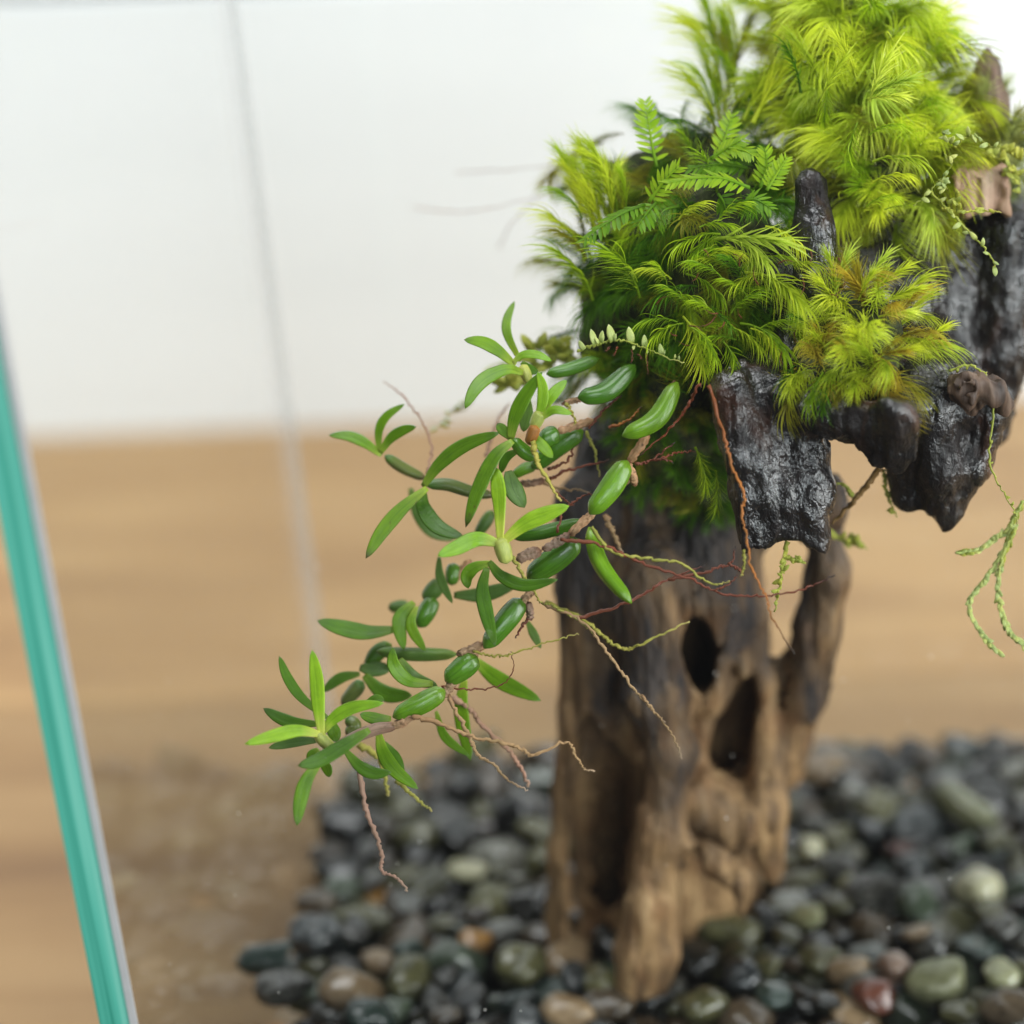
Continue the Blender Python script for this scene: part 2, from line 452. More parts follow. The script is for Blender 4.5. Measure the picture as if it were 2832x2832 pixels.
def table_mat(k):
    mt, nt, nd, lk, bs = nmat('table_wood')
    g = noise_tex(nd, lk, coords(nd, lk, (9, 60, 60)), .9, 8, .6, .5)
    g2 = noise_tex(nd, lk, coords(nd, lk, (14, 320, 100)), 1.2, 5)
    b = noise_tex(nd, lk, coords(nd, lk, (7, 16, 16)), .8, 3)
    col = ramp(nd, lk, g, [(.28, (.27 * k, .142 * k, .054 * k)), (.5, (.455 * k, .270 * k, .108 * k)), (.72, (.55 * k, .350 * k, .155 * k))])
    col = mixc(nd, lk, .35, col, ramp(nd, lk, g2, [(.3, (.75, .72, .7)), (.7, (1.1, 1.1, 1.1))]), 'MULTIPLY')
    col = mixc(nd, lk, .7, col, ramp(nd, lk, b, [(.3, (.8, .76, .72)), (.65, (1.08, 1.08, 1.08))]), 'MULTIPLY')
    lk.new(col, bs.inputs['Base Color']); bs.inputs['Roughness'].default_value = .42
    bump(nd, lk, bs, g2, .25, .02); return mt


def wall_mat():
    mt, nt, nd, lk, bs = nmat('white_paint')
    g = noise_tex(nd, lk, coords(nd, lk, (8, 100, 60)), .5, 5)
    lk.new(ramp(nd, lk, g, [(.3, (.80, .83, .85)), (.7, (.85, .88, .90))]), bs.inputs['Base Color'])
    bs.inputs['Roughness'].default_value = .55; bump(nd, lk, bs, g, .2, .05); return mt


# ------------------------------------------------------------------ setting: table and wall
pL, pR = at_z(*px('F', 100, 826), 0), at_z(*px('F', 1920, 745), 0)
tb = thing('wooden_table', 'light brown wooden table top of wide boards under the glass tank', 'table', (0, 40, 0))
tb['kind'] = 'structure'
ys = [19.5, 33.0, 46.2, 58.0, 75.0]
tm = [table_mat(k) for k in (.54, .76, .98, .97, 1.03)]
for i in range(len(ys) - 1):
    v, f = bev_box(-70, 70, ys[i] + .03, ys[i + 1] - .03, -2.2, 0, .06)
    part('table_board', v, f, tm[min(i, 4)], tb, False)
mid = (pL + pR) / 2; dirw = (pR - pL).normalized(); ang = math.atan2(dirw.y, dirw.x)
wl = thing('white_wall', 'white painted board wall behind the table', 'wall', (mid.x, mid.y, 0)); wl['kind'] = 'structure'
wl.rotation_euler.z = ang
topw = at_y(*px('F', 0, -9), mid.y)
zs = [-3, 0.02 + topw.z / 2 - .0, topw.z, topw.z + 12, topw.z + 24, topw.z + 36]
zs = [-3, topw.z, topw.z + 18, topw.z + 36, topw.z + 54]
wm = wall_mat(); ORI[wl] = Vector((0, 0, 0))
for i in range(4):
    v, f = bev_box(-110, 110, 0, 2, zs[i] + .12, zs[i + 1] - .12, .12)
    part('wall_board', v, f, wm, wl, False)
v, f = box(-110, 110, 2.01, 3, -3, zs[-1]); part('wall_backing', v, f, wm, wl, False)

# ------------------------------------------------------------------ glass tank
ZP = 3.0                                                    # pebble surface
TX0, TX1, TY0, TY1, TZ1, GT = -9.1, 5.55, 24.3, 38.6, 23.5, .42
tank = thing('glass_tank', 'open topped clear glass tank with green polished edge holding gravel and driftwood', 'glass tank', ((TX0 + TX1) / 2, (TY0 + TY1) / 2, 0))


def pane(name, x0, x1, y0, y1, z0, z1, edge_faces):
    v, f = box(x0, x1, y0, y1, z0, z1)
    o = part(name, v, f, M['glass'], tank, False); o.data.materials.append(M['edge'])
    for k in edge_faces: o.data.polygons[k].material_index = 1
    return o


# faces of box(): 0 x0, 1 x1, 2 y0, 3 y1, 4 z0, 5 z1
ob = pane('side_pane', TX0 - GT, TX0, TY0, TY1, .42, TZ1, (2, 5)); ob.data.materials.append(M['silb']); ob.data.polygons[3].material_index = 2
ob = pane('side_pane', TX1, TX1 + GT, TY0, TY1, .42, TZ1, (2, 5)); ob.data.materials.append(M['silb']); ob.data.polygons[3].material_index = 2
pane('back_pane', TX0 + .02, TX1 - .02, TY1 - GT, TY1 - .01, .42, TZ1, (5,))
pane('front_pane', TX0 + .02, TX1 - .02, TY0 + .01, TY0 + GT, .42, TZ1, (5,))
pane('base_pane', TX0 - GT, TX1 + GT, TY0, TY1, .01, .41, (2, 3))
for (x0, x1, y0, y1) in ((TX0 + .004, TX0 + .11, TY0 - .015, TY0 + .008), (TX1 - .11, TX1 - .004, TY0 - .015, TY0 + .008),
                         (TX0 + .004, TX0 + .14, TY1 - GT - .1, TY1 - GT - .004), (TX1 - .14, TX1 - .004, TY1 - GT - .1, TY1 - GT - .004)):
    v, f = bev_box(x0, x1, y0, y1, .45, TZ1 - .05, .005 if y0 < 30 else .03)
    part('silicone_bead', v, f, M['sil'] if y0 < 30 else M['silb'], tank, False)
# dust on the front pane
V = []; F = []
for k in range(70):
    x = random.uniform(TX0 + .3, TX1 - .3); z = random.uniform(3, 20); r = random.uniform(.006, .016)
    b = len(V); V += [(x - r, TY0 - .001, z), (x, TY0 - .004, z + r), (x + r, TY0 - .001, z + r * .3), (x, TY0 - .004, z - r), (x, TY0 + .012, z)]
    F += [(b, b + 1, b + 4), (b + 1, b + 2, b + 4), (b + 2, b + 3, b + 4), (b + 3, b, b + 4), (b, b + 3, b + 1), (b + 1, b + 3, b + 2)]
d = part('dust', V, F, M['dust'], tank, False); d['kind'] = 'stuff'


# ------------------------------------------------------------------ driftwood: distance fields turned into one skin each
def vnoise(x, y, z, seed=0):
    xi, yi, zi = np.floor(x).astype(np.int64), np.floor(y).astype(np.int64), np.floor(z).astype(np.int64)
    xf, yf, zf = x - xi, y - yi, z - zi
    u, v_, w_ = [t * t * (3 - 2 * t) for t in (xf, yf, zf)]

    def h(a, b, c):
        n = (a * 374761393 + b * 668265263 + c * 2147483647 + seed * 974634777) & 0xffffffff
        n = ((n ^ (n >> 13)) * 1274126177) & 0xffffffff
        return ((n ^ (n >> 16)) & 0xffff) / 65535.0 * 2 - 1
    r = 0
    for i in (0, 1):
        for j in (0, 1):
            for k in (0, 1):
                r = r + h(xi + i, yi + j, zi + k) * (u if i else 1 - u) * (v_ if j else 1 - v_) * (w_ if k else 1 - w_)
    return r


def capd(P, a, b, ra, rb):
    a = np.array(a); b = np.array(b); ab = b - a; L = max(float(ab @ ab), 1e-9)
    t = np.clip(((P[0] - a[0]) * ab[0] + (P[1] - a[1]) * ab[1] + (P[2] - a[2]) * ab[2]) / L, 0, 1)
    return np.sqrt((P[0] - a[0] - t * ab[0]) ** 2 + (P[1] - a[1] - t * ab[1]) ** 2 + (P[2] - a[2] - t * ab[2]) ** 2) - (ra + t * (rb - ra))


def smin(a, b, k):
    h = np.clip(.5 + .5 * (b - a) / k, 0, 1); return b + (a - b) * h - k * h * (1 - h)


def nets(D, org, cell):
    nx, ny, nz = D.shape
    ins = D < 0
    cs = [(i, j, k) for i in (0, 1) for j in (0, 1) for k in (0, 1)]
    sl = lambda A, c: A[c[0]:nx - 1 + c[0], c[1]:ny - 1 + c[1], c[2]:nz - 1 + c[2]]
    cnt = sum(sl(ins, c).astype(np.int8) for c in cs)
    act = (cnt > 0) & (cnt < 8)
    idx = np.full(act.shape, -1, np.int64); ii = np.argwhere(act); idx[act] = np.arange(len(ii))
    vals = {c: sl(D, c)[act] for c in cs}
    acc = np.zeros((len(ii), 3)); num = np.zeros(len(ii))
    for a in cs:
        for ax in range(3):
            if a[ax]: continue
            b = list(a); b[ax] = 1; b = tuple(b)
            da, db = vals[a], vals[b]; cr = (da < 0) != (db < 0)
            t = np.where(cr, da / np.where(cr, da - db, 1), 0)
            p = np.zeros((len(ii), 3)); p[:] = a; p[:, ax] = t
            acc[cr] += p[cr]; num[cr] += 1
    V = (ii + acc / num[:, None]) * cell + np.array(org)
    Fs = []
    for ax in range(3):
        o1, o2 = [q for q in range(3) if q != ax]
        if ax == 1: o1, o2 = o2, o1
        s0 = [slice(None)] * 3; s1 = [slice(None)] * 3
        s0[ax] = slice(0, -1); s1[ax] = slice(1, None)
        A, B = ins[tuple(s0)], ins[tuple(s1)]
        e = np.argwhere(A != B)
        ok = (e[:, o1] > 0) & (e[:, o2] > 0) & (e[:, o1] < D.shape[o1] - 1) & (e[:, o2] < D.shape[o2] - 1)
        e = e[ok]
        flip = A[tuple(e.T)]
        q = []
        for (d1, d2) in ((-1, -1), (0, -1), (0, 0), (-1, 0)):
            c = e.copy(); c[:, o1] += d1; c[:, o2] += d2; q.append(idx[tuple(c.T)])
        q = np.stack(q, 1); q[~flip] = q[~flip][:, ::-1]
        Fs.append(q)
    return V, np.concatenate(Fs)


def chain(pts, z='F'):                     # [(x, y, Y, r_px)] -> capsules in cm; r in photo-zoom pixels at that distance
    out = []
    for (x, y, Y, r) in pts:
        p = at_y(*px(z, x, y), Y); out.append((p, r * ZM[z][2] / FPX * depth(p)))
    if len(out) == 1: out.append(out[0])
    return [(a[0], b[0], a[1], b[1]) for a, b in zip(out, out[1:])]


def sdf_skin(adds, cuts, k, cell, grain=(0.07, .035), kc=.18, cut_after=(), warp=.0, crumb=.0, crack=.05):
    pts = [p for a in adds for p in (a[0], a[1])]; rs = max(max(a[2], a[3]) for a in adds)
    lo = np.array([min(p[i] for p in pts) for i in range(3)]) - rs * .0 - .9 - rs; hi = np.array([max(p[i] for p in pts) for i in range(3)]) + .9 + rs
    n = np.ceil((hi - lo) / cell).astype(int) + 1
    ax = [lo[i] + np.arange(n[i]) * cell for i in range(3)]
    P = np.meshgrid(*ax, indexing='ij')
    if warp:
        wx = warp * vnoise(P[0] * .8, P[1] * .8, P[2] * .35, 5); wy = warp * vnoise(P[0] * .8, P[1] * .8, P[2] * .35, 6)
        P = [P[0] + wx, P[1] + wy, P[2]]
    D = np.full(P[0].shape, 3.0)

    def window(a, pad):
        r = max(a[2], a[3]) + pad; s_ = []
        for i in range(3):
            u, w_ = min(a[0][i], a[1][i]) - r, max(a[0][i], a[1][i]) + r
            s_.append(slice(max(int((u - lo[i]) / cell), 0), max(int((w_ - lo[i]) / cell) + 2, 1)))
        return tuple(s_)
    for a in adds:
        q = window(a, .9 + warp); D[q] = smin(D[q], capd([p[q] for p in P], *a), k)
    for c in cuts:
        q = window(c, .5 + warp); D[q] = -smin(-D[q], capd([p[q] for p in P], *c), kc)
    for h in cut_after or ():                    # half spaces (point, normal)
        D = np.maximum(D, .07 * vnoise(P[0] * 5, P[1] * 5, P[2] * 3, 31) + .05 * vnoise(P[0] * 11, P[1] * 11, P[2] * 9, 32) + (P[0] - h[0][0]) * h[1][0] + (P[1] - h[0][1]) * h[1][1] + (P[2] - h[0][2]) * h[1][2])
    near = np.abs(D) < .6
    q = [p[near] for p in P]
    D[near] += grain[0] * vnoise(q[0] * 1.7, q[1] * 1.7, q[2] * .5, 1) + grain[1] * vnoise(q[0] * 6, q[1] * 6, q[2] * .9, 2) + grain[1] * .6 * vnoise(q[0] * 11, q[1] * 11, q[2] * 2.2, 3)
    cr = np.abs(vnoise(q[0] * 3.4, q[1] * 3.4, q[2] * .5, 21)); D[near] += crack * np.clip(.14 - cr, 0, 1) / .14
    cr = np.abs(vnoise(q[0] * 7, q[1] * 7, q[2] * 1.1, 22)); D[near] += .5 * crack * np.clip(.16 - cr, 0, 1) / .16
    if crumb:
        D[near] += crumb * vnoise(q[0] * 3.2, q[1] * 3.2, q[2] * 2.6, 8) + crumb * .7 * vnoise(q[0] * 7.5, q[1] * 7.5, q[2] * 6, 9)
    return nets(D, lo, cell)


dw = thing('driftwood', 'weathered brown driftwood log hollowed with dark holes and topped by a charred wet overhang', 'driftwood', (-1.7, 32, ZP - .6))
tr_add = (chain([(1112, 960, 31.4, 66), (1118, 1110, 31.3, 68), (1112, 1350, 31.4, 56), (1085, 1600, 31.4, 50), (1074, 1850, 31.6, 46)])
          + chain([(1250, 900, 32.5, 170), (1270, 1200, 32.6, 180), (1262, 1500, 32.8, 178), (1250, 1850, 33.2, 178)])
          + chain([(1230, 1080, 31.0, 90), (1240, 1300, 30.6, 62), (1272, 1420, 30.4, 46), (1250, 1560, 30.1, 44), (1225, 1700, 29.9, 46), (1222, 1800, 29.9, 40)])
          + chain([(1222, 1700, 29.9, 36), (1184, 1790, 29.75, 30), (1176, 1872, 29.7, 20)]) + chain([(1235, 1720, 29.9, 40), (1246, 1800, 29.75, 30), (1232, 1866, 29.7, 26)]) + chain([(1205, 1800, 29.9, 40), (1204, 1868, 29.85, 30)])
          + chain([(1360, 1010, 31.3, 70), (1385, 1150, 31.3, 56), (1430, 1290, 31.3, 34), (1452, 1420, 31.4, 30), (1432, 1520, 31.2, 50), (1455, 1640, 31.2, 26)])
          + chain([(1262, 1590, 30.0, 26), (1340, 1618, 29.85, 30), (1392, 1662, 29.75, 28), (1408, 1728, 29.7, 16)])
          + chain([(1300, 1490, 31.0, 60), (1390, 1540, 31.2, 66)])
          + chain([(1330, 1010, 31.1, 60), (1330, 1120, 30.9, 60), (1330, 1320, 30.9, 40)])
          + chain([(1560, 930, 31.3, 34), (1556, 1020, 31.3, 26), (1564, 1085, 31.3, 44), (1543, 1180, 31.4, 44), (1512, 1300, 31.6, 50), (1475, 1420, 31.8, 50)])
          + chain([(1400, 1000, 31.4, 46), (1480, 985, 31.3, 36), (1560, 960, 31.3, 40)])
          + chain([(1505, 1290, 33.0, 55), (1480, 1450, 33.0, 45)])
          + chain([(1250, 1950, 33.0, 185), (1250, 2050, 33.2, 185)]))


def bore(circles, ya, yb):
    out = []
    for (x, y, r) in circles: out += chain([(x, y, ya, r), (x, y, yb, r * .9)])
    for p, q in zip(circles, circles[1:]): out += chain([((p[0] + q[0]) / 2, (p[1] + q[1]) / 2, ya, (p[2] + q[2]) / 2), ((p[0] + q[0]) / 2, (p[1] + q[1]) / 2, yb, (p[2] + q[2]) * .45)])
    return out


tr_cut = (bore([(1312, 1185, 22), (1316, 1225, 38), (1326, 1275, 26)], 28.9, 33.2)
          + bore([(1412, 1290, 13), (1402, 1330, 28), (1382, 1378, 42), (1366, 1418, 38)], 28.9, 32.6)
          + bore([(1110, 1362, 14), (1118, 1405, 34), (1140, 1475, 66), (1136, 1560, 68), (1130, 1650, 64), (1110, 1745, 46)], 28.9, 31.7)
          + bore([(1152, 1480, 34), (1156, 1570, 40), (1146, 1680, 36)], 30.0, 32.9)
          + chain([(1298, 1620, 29.4, 14), (1312, 1622, 30.9, 20)])
          + bore([(1352, 1702, 30), (1345, 1770, 44), (1345, 1850, 54)], 29.0, 31.2)
          + bore([(1432, 1655, 9), (1432, 1710, 18), (1432, 1760, 22)], 29.5, 31.6)
          + bore([(1480, 1050, 40), (1472, 1110, 32), (1464, 1145, 18)], 29.0, 35.0)
          + bore([(1492, 1200, 9), (1486, 1280, 10), (1476, 1330, 6)], 29.5, 31.4)
          )
v, f = sdf_skin(tr_add, tr_cut, .24, .058, (.07, .05), .07)
part('trunk', v, f, M['wood'], dw)
def nearer(dy):
    return lambda pts: chain([(x, y, Y - dy if Y < 30.45 else Y, r) for (x, y, Y, r) in pts])


chn, chm, chr_ = nearer(1.05), nearer(.65), nearer(.5)
ov_add = (chn([(1385, 740, 29.9, 44), (1402, 860, 29.5, 34), (1422, 1060, 29.15, 22)])
          + chn([(1430, 780, 30.0, 62), (1462, 930, 29.6, 50), (1472, 1060, 29.4, 44)])
          + chn([(1500, 800, 30.0, 64), (1522, 930, 29.6, 48), (1528, 1060, 29.35, 40)])
          + chr_([(1430, 735, 29.6, 56), (1540, 772, 29.0, 42), (1620, 800, 28.7, 38), (1690, 786, 28.45, 42)])
          + chr_([(1695, 800, 28.4, 40), (1690, 850, 28.4, 34)]) + chr_([(1640, 832, 28.7, 30), (1665, 862, 28.6, 28)]) + chr_([(1712, 800, 28.5, 20), (1716, 842, 28.5, 16)]) + chr_([(1676, 770, 28.2, 22), (1700, 772, 28.2, 16)]) + chr_([(1650, 880, 28.45, 12), (1682, 884, 28.4, 14)]) + chr_([(1704, 866, 28.4, 14), (1694, 884, 28.4, 8)])
          + chm([(1710, 830, 30.1, 46), (1716, 930, 30.1, 34)])
          + chm([(1765, 790, 29.9, 60), (1775, 880, 29.8, 50), (1784, 985, 29.8, 24)])
          + chm([(1870, 775, 30.0, 40), (1830, 880, 29.9, 36), (1805, 960, 29.85, 20)])
          + chm([(1735, 735, 30.1, 60), (1810, 735, 30.0, 56)])
          + chain([(1790, 470, 31.9, 56), (1795, 700, 31.5, 62), (1760, 800, 31.0, 50)])
          + chain([(1845, 450, 32.3, 40), (1840, 700, 32.0, 60)])
          + chain([(1895, 440, 31.9, 56), (1892, 650, 31.7, 60), (1872, 800, 31.5, 36)])
          + chain([(1526, 350, 30.5, 34), (1533, 430, 30.3, 38), (1540, 540, 30.0, 42), (1510, 660, 29.8, 66)])
          + chain([(1425, 735, 29.15, 50), (1420, 715, 31.2, 100)]) + chain([(1560, 775, 28.65, 34), (1560, 720, 31.0, 90)]) + chain([(1690, 780, 28.2, 34), (1700, 720, 30.8, 60)]) + chain([(1775, 770, 29.3, 50), (1770, 720, 31.2, 66)])
          + chain([(1400, 700, 31.2, 110), (1300, 820, 32.0, 110)])
          + chain([(1660, 420, 32.2, 70), (1680, 560, 31.4, 100), (1500, 560, 31.4, 130)]) + chain([(1560, 400, 32.0, 60), (1640, 700, 31.0, 70)]) + chain([(1780, 400, 33.0, 70), (1890, 400, 33.0, 60)]))
ov_cut = (bore([(1618, 905, 30), (1628, 930, 44)], 27.4, 31.5)
          + chn([(1482, 1072, 27.8, 48), (1484, 1062, 30.0, 44)])
          + chm([(1732, 1000, 28.5, 38), (1736, 1000, 31.5, 40)])
          + chr_([(1540, 838, 28.2, 16), (1585, 846, 28.4, 22), (1610, 860, 29.0, 20)])
          + chn([(1490, 880, 28.0, 22), (1500, 980, 28.2, 36)])
          + chm([(1715, 760, 28.9, 14), (1728, 860, 29.1, 14)]))
v, f = sdf_skin(ov_add, ov_cut, .22, .046, (.05, .022), .06, [(at_y(*px('F', 1490, 1034), 28.25), (-.12, -.15, -1))], crumb=.034)
part('overhang', v, f, M['wet'], dw)
v, f = sdf_skin(chain([(1865, 92, 33.0, 6), (1864, 130, 33.0, 26), (1858, 190, 33.0, 44), (1850, 300, 33.0, 60)]) + chain([(1825, 150, 33, 8), (1835, 170, 33, 20)]), [], .15, .07, (.05, .04))
part('spike', v, f, M['spike'], dw)
sc0 = at_y(*px('F', 1852, 362), 31.3)
v, f = sdf_skin(chain([(1800, 352, 31.5, 60), (1900, 372, 31.5, 60)]) + chain([(1800, 352, 32.6, 60), (1900, 372, 32.6, 60)]), [], .3, .05, (.05, .05), .1,
                [(sc0, (.12, -.97, .1)), (at_y(*px('F', 1898, 360), 31.4), (1, -.1, 0)), (at_y(*px('F', 1806, 360), 31.4), (-1, -.1, 0)), (at_y(*px('F', 1850, 404), 31.4), (.1, 0, -1)), (at_y(*px('F', 1850, 318), 31.4), (.1, 0, 1))])
part('broken_stub', v, f, M['stub'], dw)
kp = at_y(*px('F', 1822, 748), 29.1)
v, f = sdf_skin(chain([(1822, 742, 28.65, 32), (1826, 738, 29.2, 46)]) + chain([(1826, 722, 28.7, 34), (1870, 740, 28.85, 28), (1895, 765, 29.0, 26)]), [], .10, .04, (.05, .05), .1, [(at_y(*px('F', 1822, 742), 28.5), (-.1, -1, .25))], crumb=.05)
part('knot', v, f, M['knot'], dw)


# ------------------------------------------------------------------ moss
def shoot_mesh(kind, seed):
    r = random.Random(seed)
    n, L, wd, bend, out, curl, sec = {'secund': (64, .82, .027, .5, .85, .46, 1.0), 'plume': (76, .66, .027, .2, .50, .20, .35),
                                      'short': (56, .50, .028, .25, 1.0, .36, .6), 'hair': (96, .56, .018, .25, .8, .24, .35),
                                      'csec': (36, .80, .046, .5, .85, .44, 1.0), 'cplu': (42, .62, .046, .15, .55, .16, .3)}[kind]
    V = []; F = []; A = []
    st = lambda t: Vector((bend * t * t * .8, 0.05 * math.sin(3 * t), t - .12 * bend * t * t))
    # stem
    for i in range(6):
        t = i / 5; c = st(t)
        for k in range(4):
            a = k * math.pi / 2; V.append((c.x + .03 * (1.1 - t) * math.cos(a), c.y + .03 * (1.1 - t) * math.sin(a), c.z)); A.append(.1)
    for i in range(5):
        for k in range(4): F.append((i * 4 + k, i * 4 + (k + 1) % 4, i * 4 + 4 + (k + 1) % 4, i * 4 + 4 + k))
    for i in range(n):
        t = .12 + .88 * (i / (n - 1)) ** .85; ph = i * 2.39996 + r.uniform(-.3, .3)
        T = (st(min(t + .02, 1.02)) - st(t - .02)).normalized()
        rad = Vector((math.cos(ph), math.sin(ph), 0)) + Vector((.9 * sec, 0, 0)); rad = (rad - T * rad.dot(T)); rad = rad.normalized() if rad.length > .05 else Vector((0, 1, 0))
        o = out * (1.15 - .75 * t); dr = (T * (1 - .35 * o) + rad * o).normalized()
        ln = L * r.uniform(.8, 1.1) * (1.0 if t > .35 else .75)
        cdir = (Vector((1, 0, -.35)) * sec + rad * (1 - sec) * .6 - T * .3 * sec + Vector((r.uniform(-.16, .16), r.uniform(-.16, .16), r.uniform(-.16, .16)))).normalized()
        tone = r.uniform(.8, 1.05) if kind[0] == 'c' else r.uniform(.55, 1.05); cv = curl * r.uniform(.75, 1.25); p = st(t); W = dr.cross(rad)
        W = (W.normalized() if W.length > .01 else Vector((0, 1, 0))); ns = 6; b = len(V)
        for s in range(ns):
            u = s / (ns - 1); hw = wd * (1 - u) ** .6 * (.6 + .4 * min(1, u * 5)) * r.uniform(.9, 1.1)
            if s < ns - 1:
                V.append((p - W * hw * .5)[:]); V.append((p + W * hw * .5)[:]); A += [u * tone, u * tone]
            else: V.append(p[:]); A.append(tone)
            p = p + dr * (ln / (ns - 1)); dr = (dr + cdir * cv * (.4 + u)).normalized()
        for s in range(ns - 2): F.append((b + 2 * s, b + 2 * s + 1, b + 2 * s + 3, b + 2 * s + 2))
        F.append((b + 2 * (ns - 2), b + 2 * (ns - 2) + 1, b + 2 * (ns - 1)))
    return mesh('moss_shoot', V, F, M['m_grn'], True, (0, 0, 0), A)


SH = {k: [shoot_mesh(k, hash(k) % 7 + 13 * i if False else len(k) * 31 + i) for i in range(5)] for k in ('secund', 'plume', 'short', 'hair', 'csec', 'cplu')}


def place_shoot(parent, kind, base, tip, mat, curl, k=1.0):
    z = (tip - base); L = z.length * k; z.normalize()
    x = Vector(curl) - z * Vector(curl).dot(z)
    x = x.normalized() if x.length > .05 else z.orthogonal().normalized()
    y = z.cross(x)
    mm = Matrix((x * L, y * L, z * L)).transposed().to_4x4(); mm.translation = base
    return inst('moss_shoot', random.choice(SH[kind]), mm, parent, M[mat])


DOWN = Vector((0, -.25, -1)); LEFT = Vector((-1, -.2, -.2)); RIGHT = Vector((1, -.2, -.2)); FRONT = Vector((0, -1, -.2)); UPV = Vector((0, 0, 1))
crown = thing('moss_cushion', 'large yellow-green feathery moss cushion heaped on the crown of the driftwood', 'moss', at_y(*px('F', 1600, 300), 31.5))
green = thing('moss_cushion', 'deep green moss cushion with flat fern-like fronds above the orchid', 'moss', at_y(*px('F', 1330, 600), 31))
gold = thing('moss_cushion', 'golden and lime tufted moss clump on the front of the wet black overhang', 'moss', at_y(*px('F', 1620, 680), 29.4))
grey = thing('moss_cushion', 'pale fuzzy moss tuft below the brown wood spike', 'moss', at_y(*px('F', 1860, 260), 32.5))
beard = thing('moss_cushion', 'dark shaded moss strip hanging down the log behind the green orchid bulbs', 'moss', at_y(*px('F', 1310, 850), 30.8))


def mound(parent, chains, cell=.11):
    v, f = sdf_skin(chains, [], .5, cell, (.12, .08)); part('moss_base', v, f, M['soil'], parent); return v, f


MS = {}
MS['green'] = mound(green, chain([(1215, 470, 32.0, 70), (1340, 440, 31.6, 100), (1420, 520, 31.2, 60)]) + chain([(1145, 540, 32.2, 44), (1160, 660, 32.0, 50), (1220, 700, 31.7, 50)]) + chain([(1195, 590, 31.7, 60), (1320, 600, 31.3, 76), (1430, 640, 30.9, 40)])
                    + chain([(1180, 340, 33.4, 50), (1330, 310, 33.0, 60), (1440, 330, 32.6, 60)]))
MS['crown'] = mound(crown, chain([(1500, 190, 33.6, 40), (1600, 170, 33.4, 80), (1690, 230, 33.2, 74)]) + chain([(1650, 330, 32.3, 52), (1700, 350, 32.2, 48)]) + chain([(1610, 60, 33.8, 76), (1520, 60, 34.0, 34)]))
MS['gold'] = mound(gold, chain([(1600, 590, 29.7, 46), (1660, 620, 29.5, 50)]) + chain([(1540, 690, 29.0, 40), (1650, 690, 28.8, 42)]))
MS['grey'] = mound(grey, chain([(1845, 235, 33.0, 30), (1880, 280, 32.8, 34), (1810, 290, 32.8, 30)]))
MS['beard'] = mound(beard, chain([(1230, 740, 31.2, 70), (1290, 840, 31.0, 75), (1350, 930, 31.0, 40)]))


def scatter(parent, key, n, kinds, mats, lmin, lmax, up=.4, jit=.5, face=-.15):
    v, f = MS[key]; q = v[f]
    nr = np.cross(q[:, 2] - q[:, 0], q[:, 3] - q[:, 1]); ar = np.linalg.norm(nr, axis=1); nr /= ar[:, None] + 1e-12
    cen = q.mean(1); vw = np.array(CAM)[None] - cen; vw /= np.linalg.norm(vw, axis=1)[:, None]
    wgt = ar * ((nr * vw).sum(1) > face) * (nr[:, 2] > -.75)
    for i in rng.choice(len(f), n, p=wgt / wgt.sum(), replace=False):
        d = Vector(nr[i]) + UPV * up + Vector((random.uniform(-jit, jit), random.uniform(-jit, jit), random.uniform(-jit, jit)))
        d.normalize(); b = Vector(cen[i]) - d * .15; L = random.uniform(lmin, lmax)
        side = Vector((nr[i][0], nr[i][1], 0)) + DOWN * .6 + Vector((random.uniform(-.6, .6), 0, 0))
        place_shoot(parent, random.choice(kinds), b, b + d * L, random.choice(mats), side)


scatter(crown, 'crown', 230, ['plume', 'secund', 'hair', 'secund'], ['m_yel', 'm_yel', 'm_yel', 'm_pale', 'm_grn', 'm_olive'], .75, 1.15)
scatter(green, 'green', 170, ['secund', 'secund', 'short'], ['m_deep', 'm_deep', 'm_grn', 'm_deep', 'm_olive'], .5, .9, .1)
scatter(gold, 'gold', 60, ['plume', 'secund', 'short'], ['m_gold', 'm_olive', 'm_yel', 'm_yel'], .5, .8, .4)
scatter(grey, 'grey', 60, ['hair', 'plume'], ['m_gry', 'm_gry', 'm_olive', 'm_pale'], .45, .7, .5)
scatter(beard, 'beard', 110, ['hair', 'short', 'secund'], ['m_deep', 'm_olive', 'm_deep'], .35, .6, -.4)

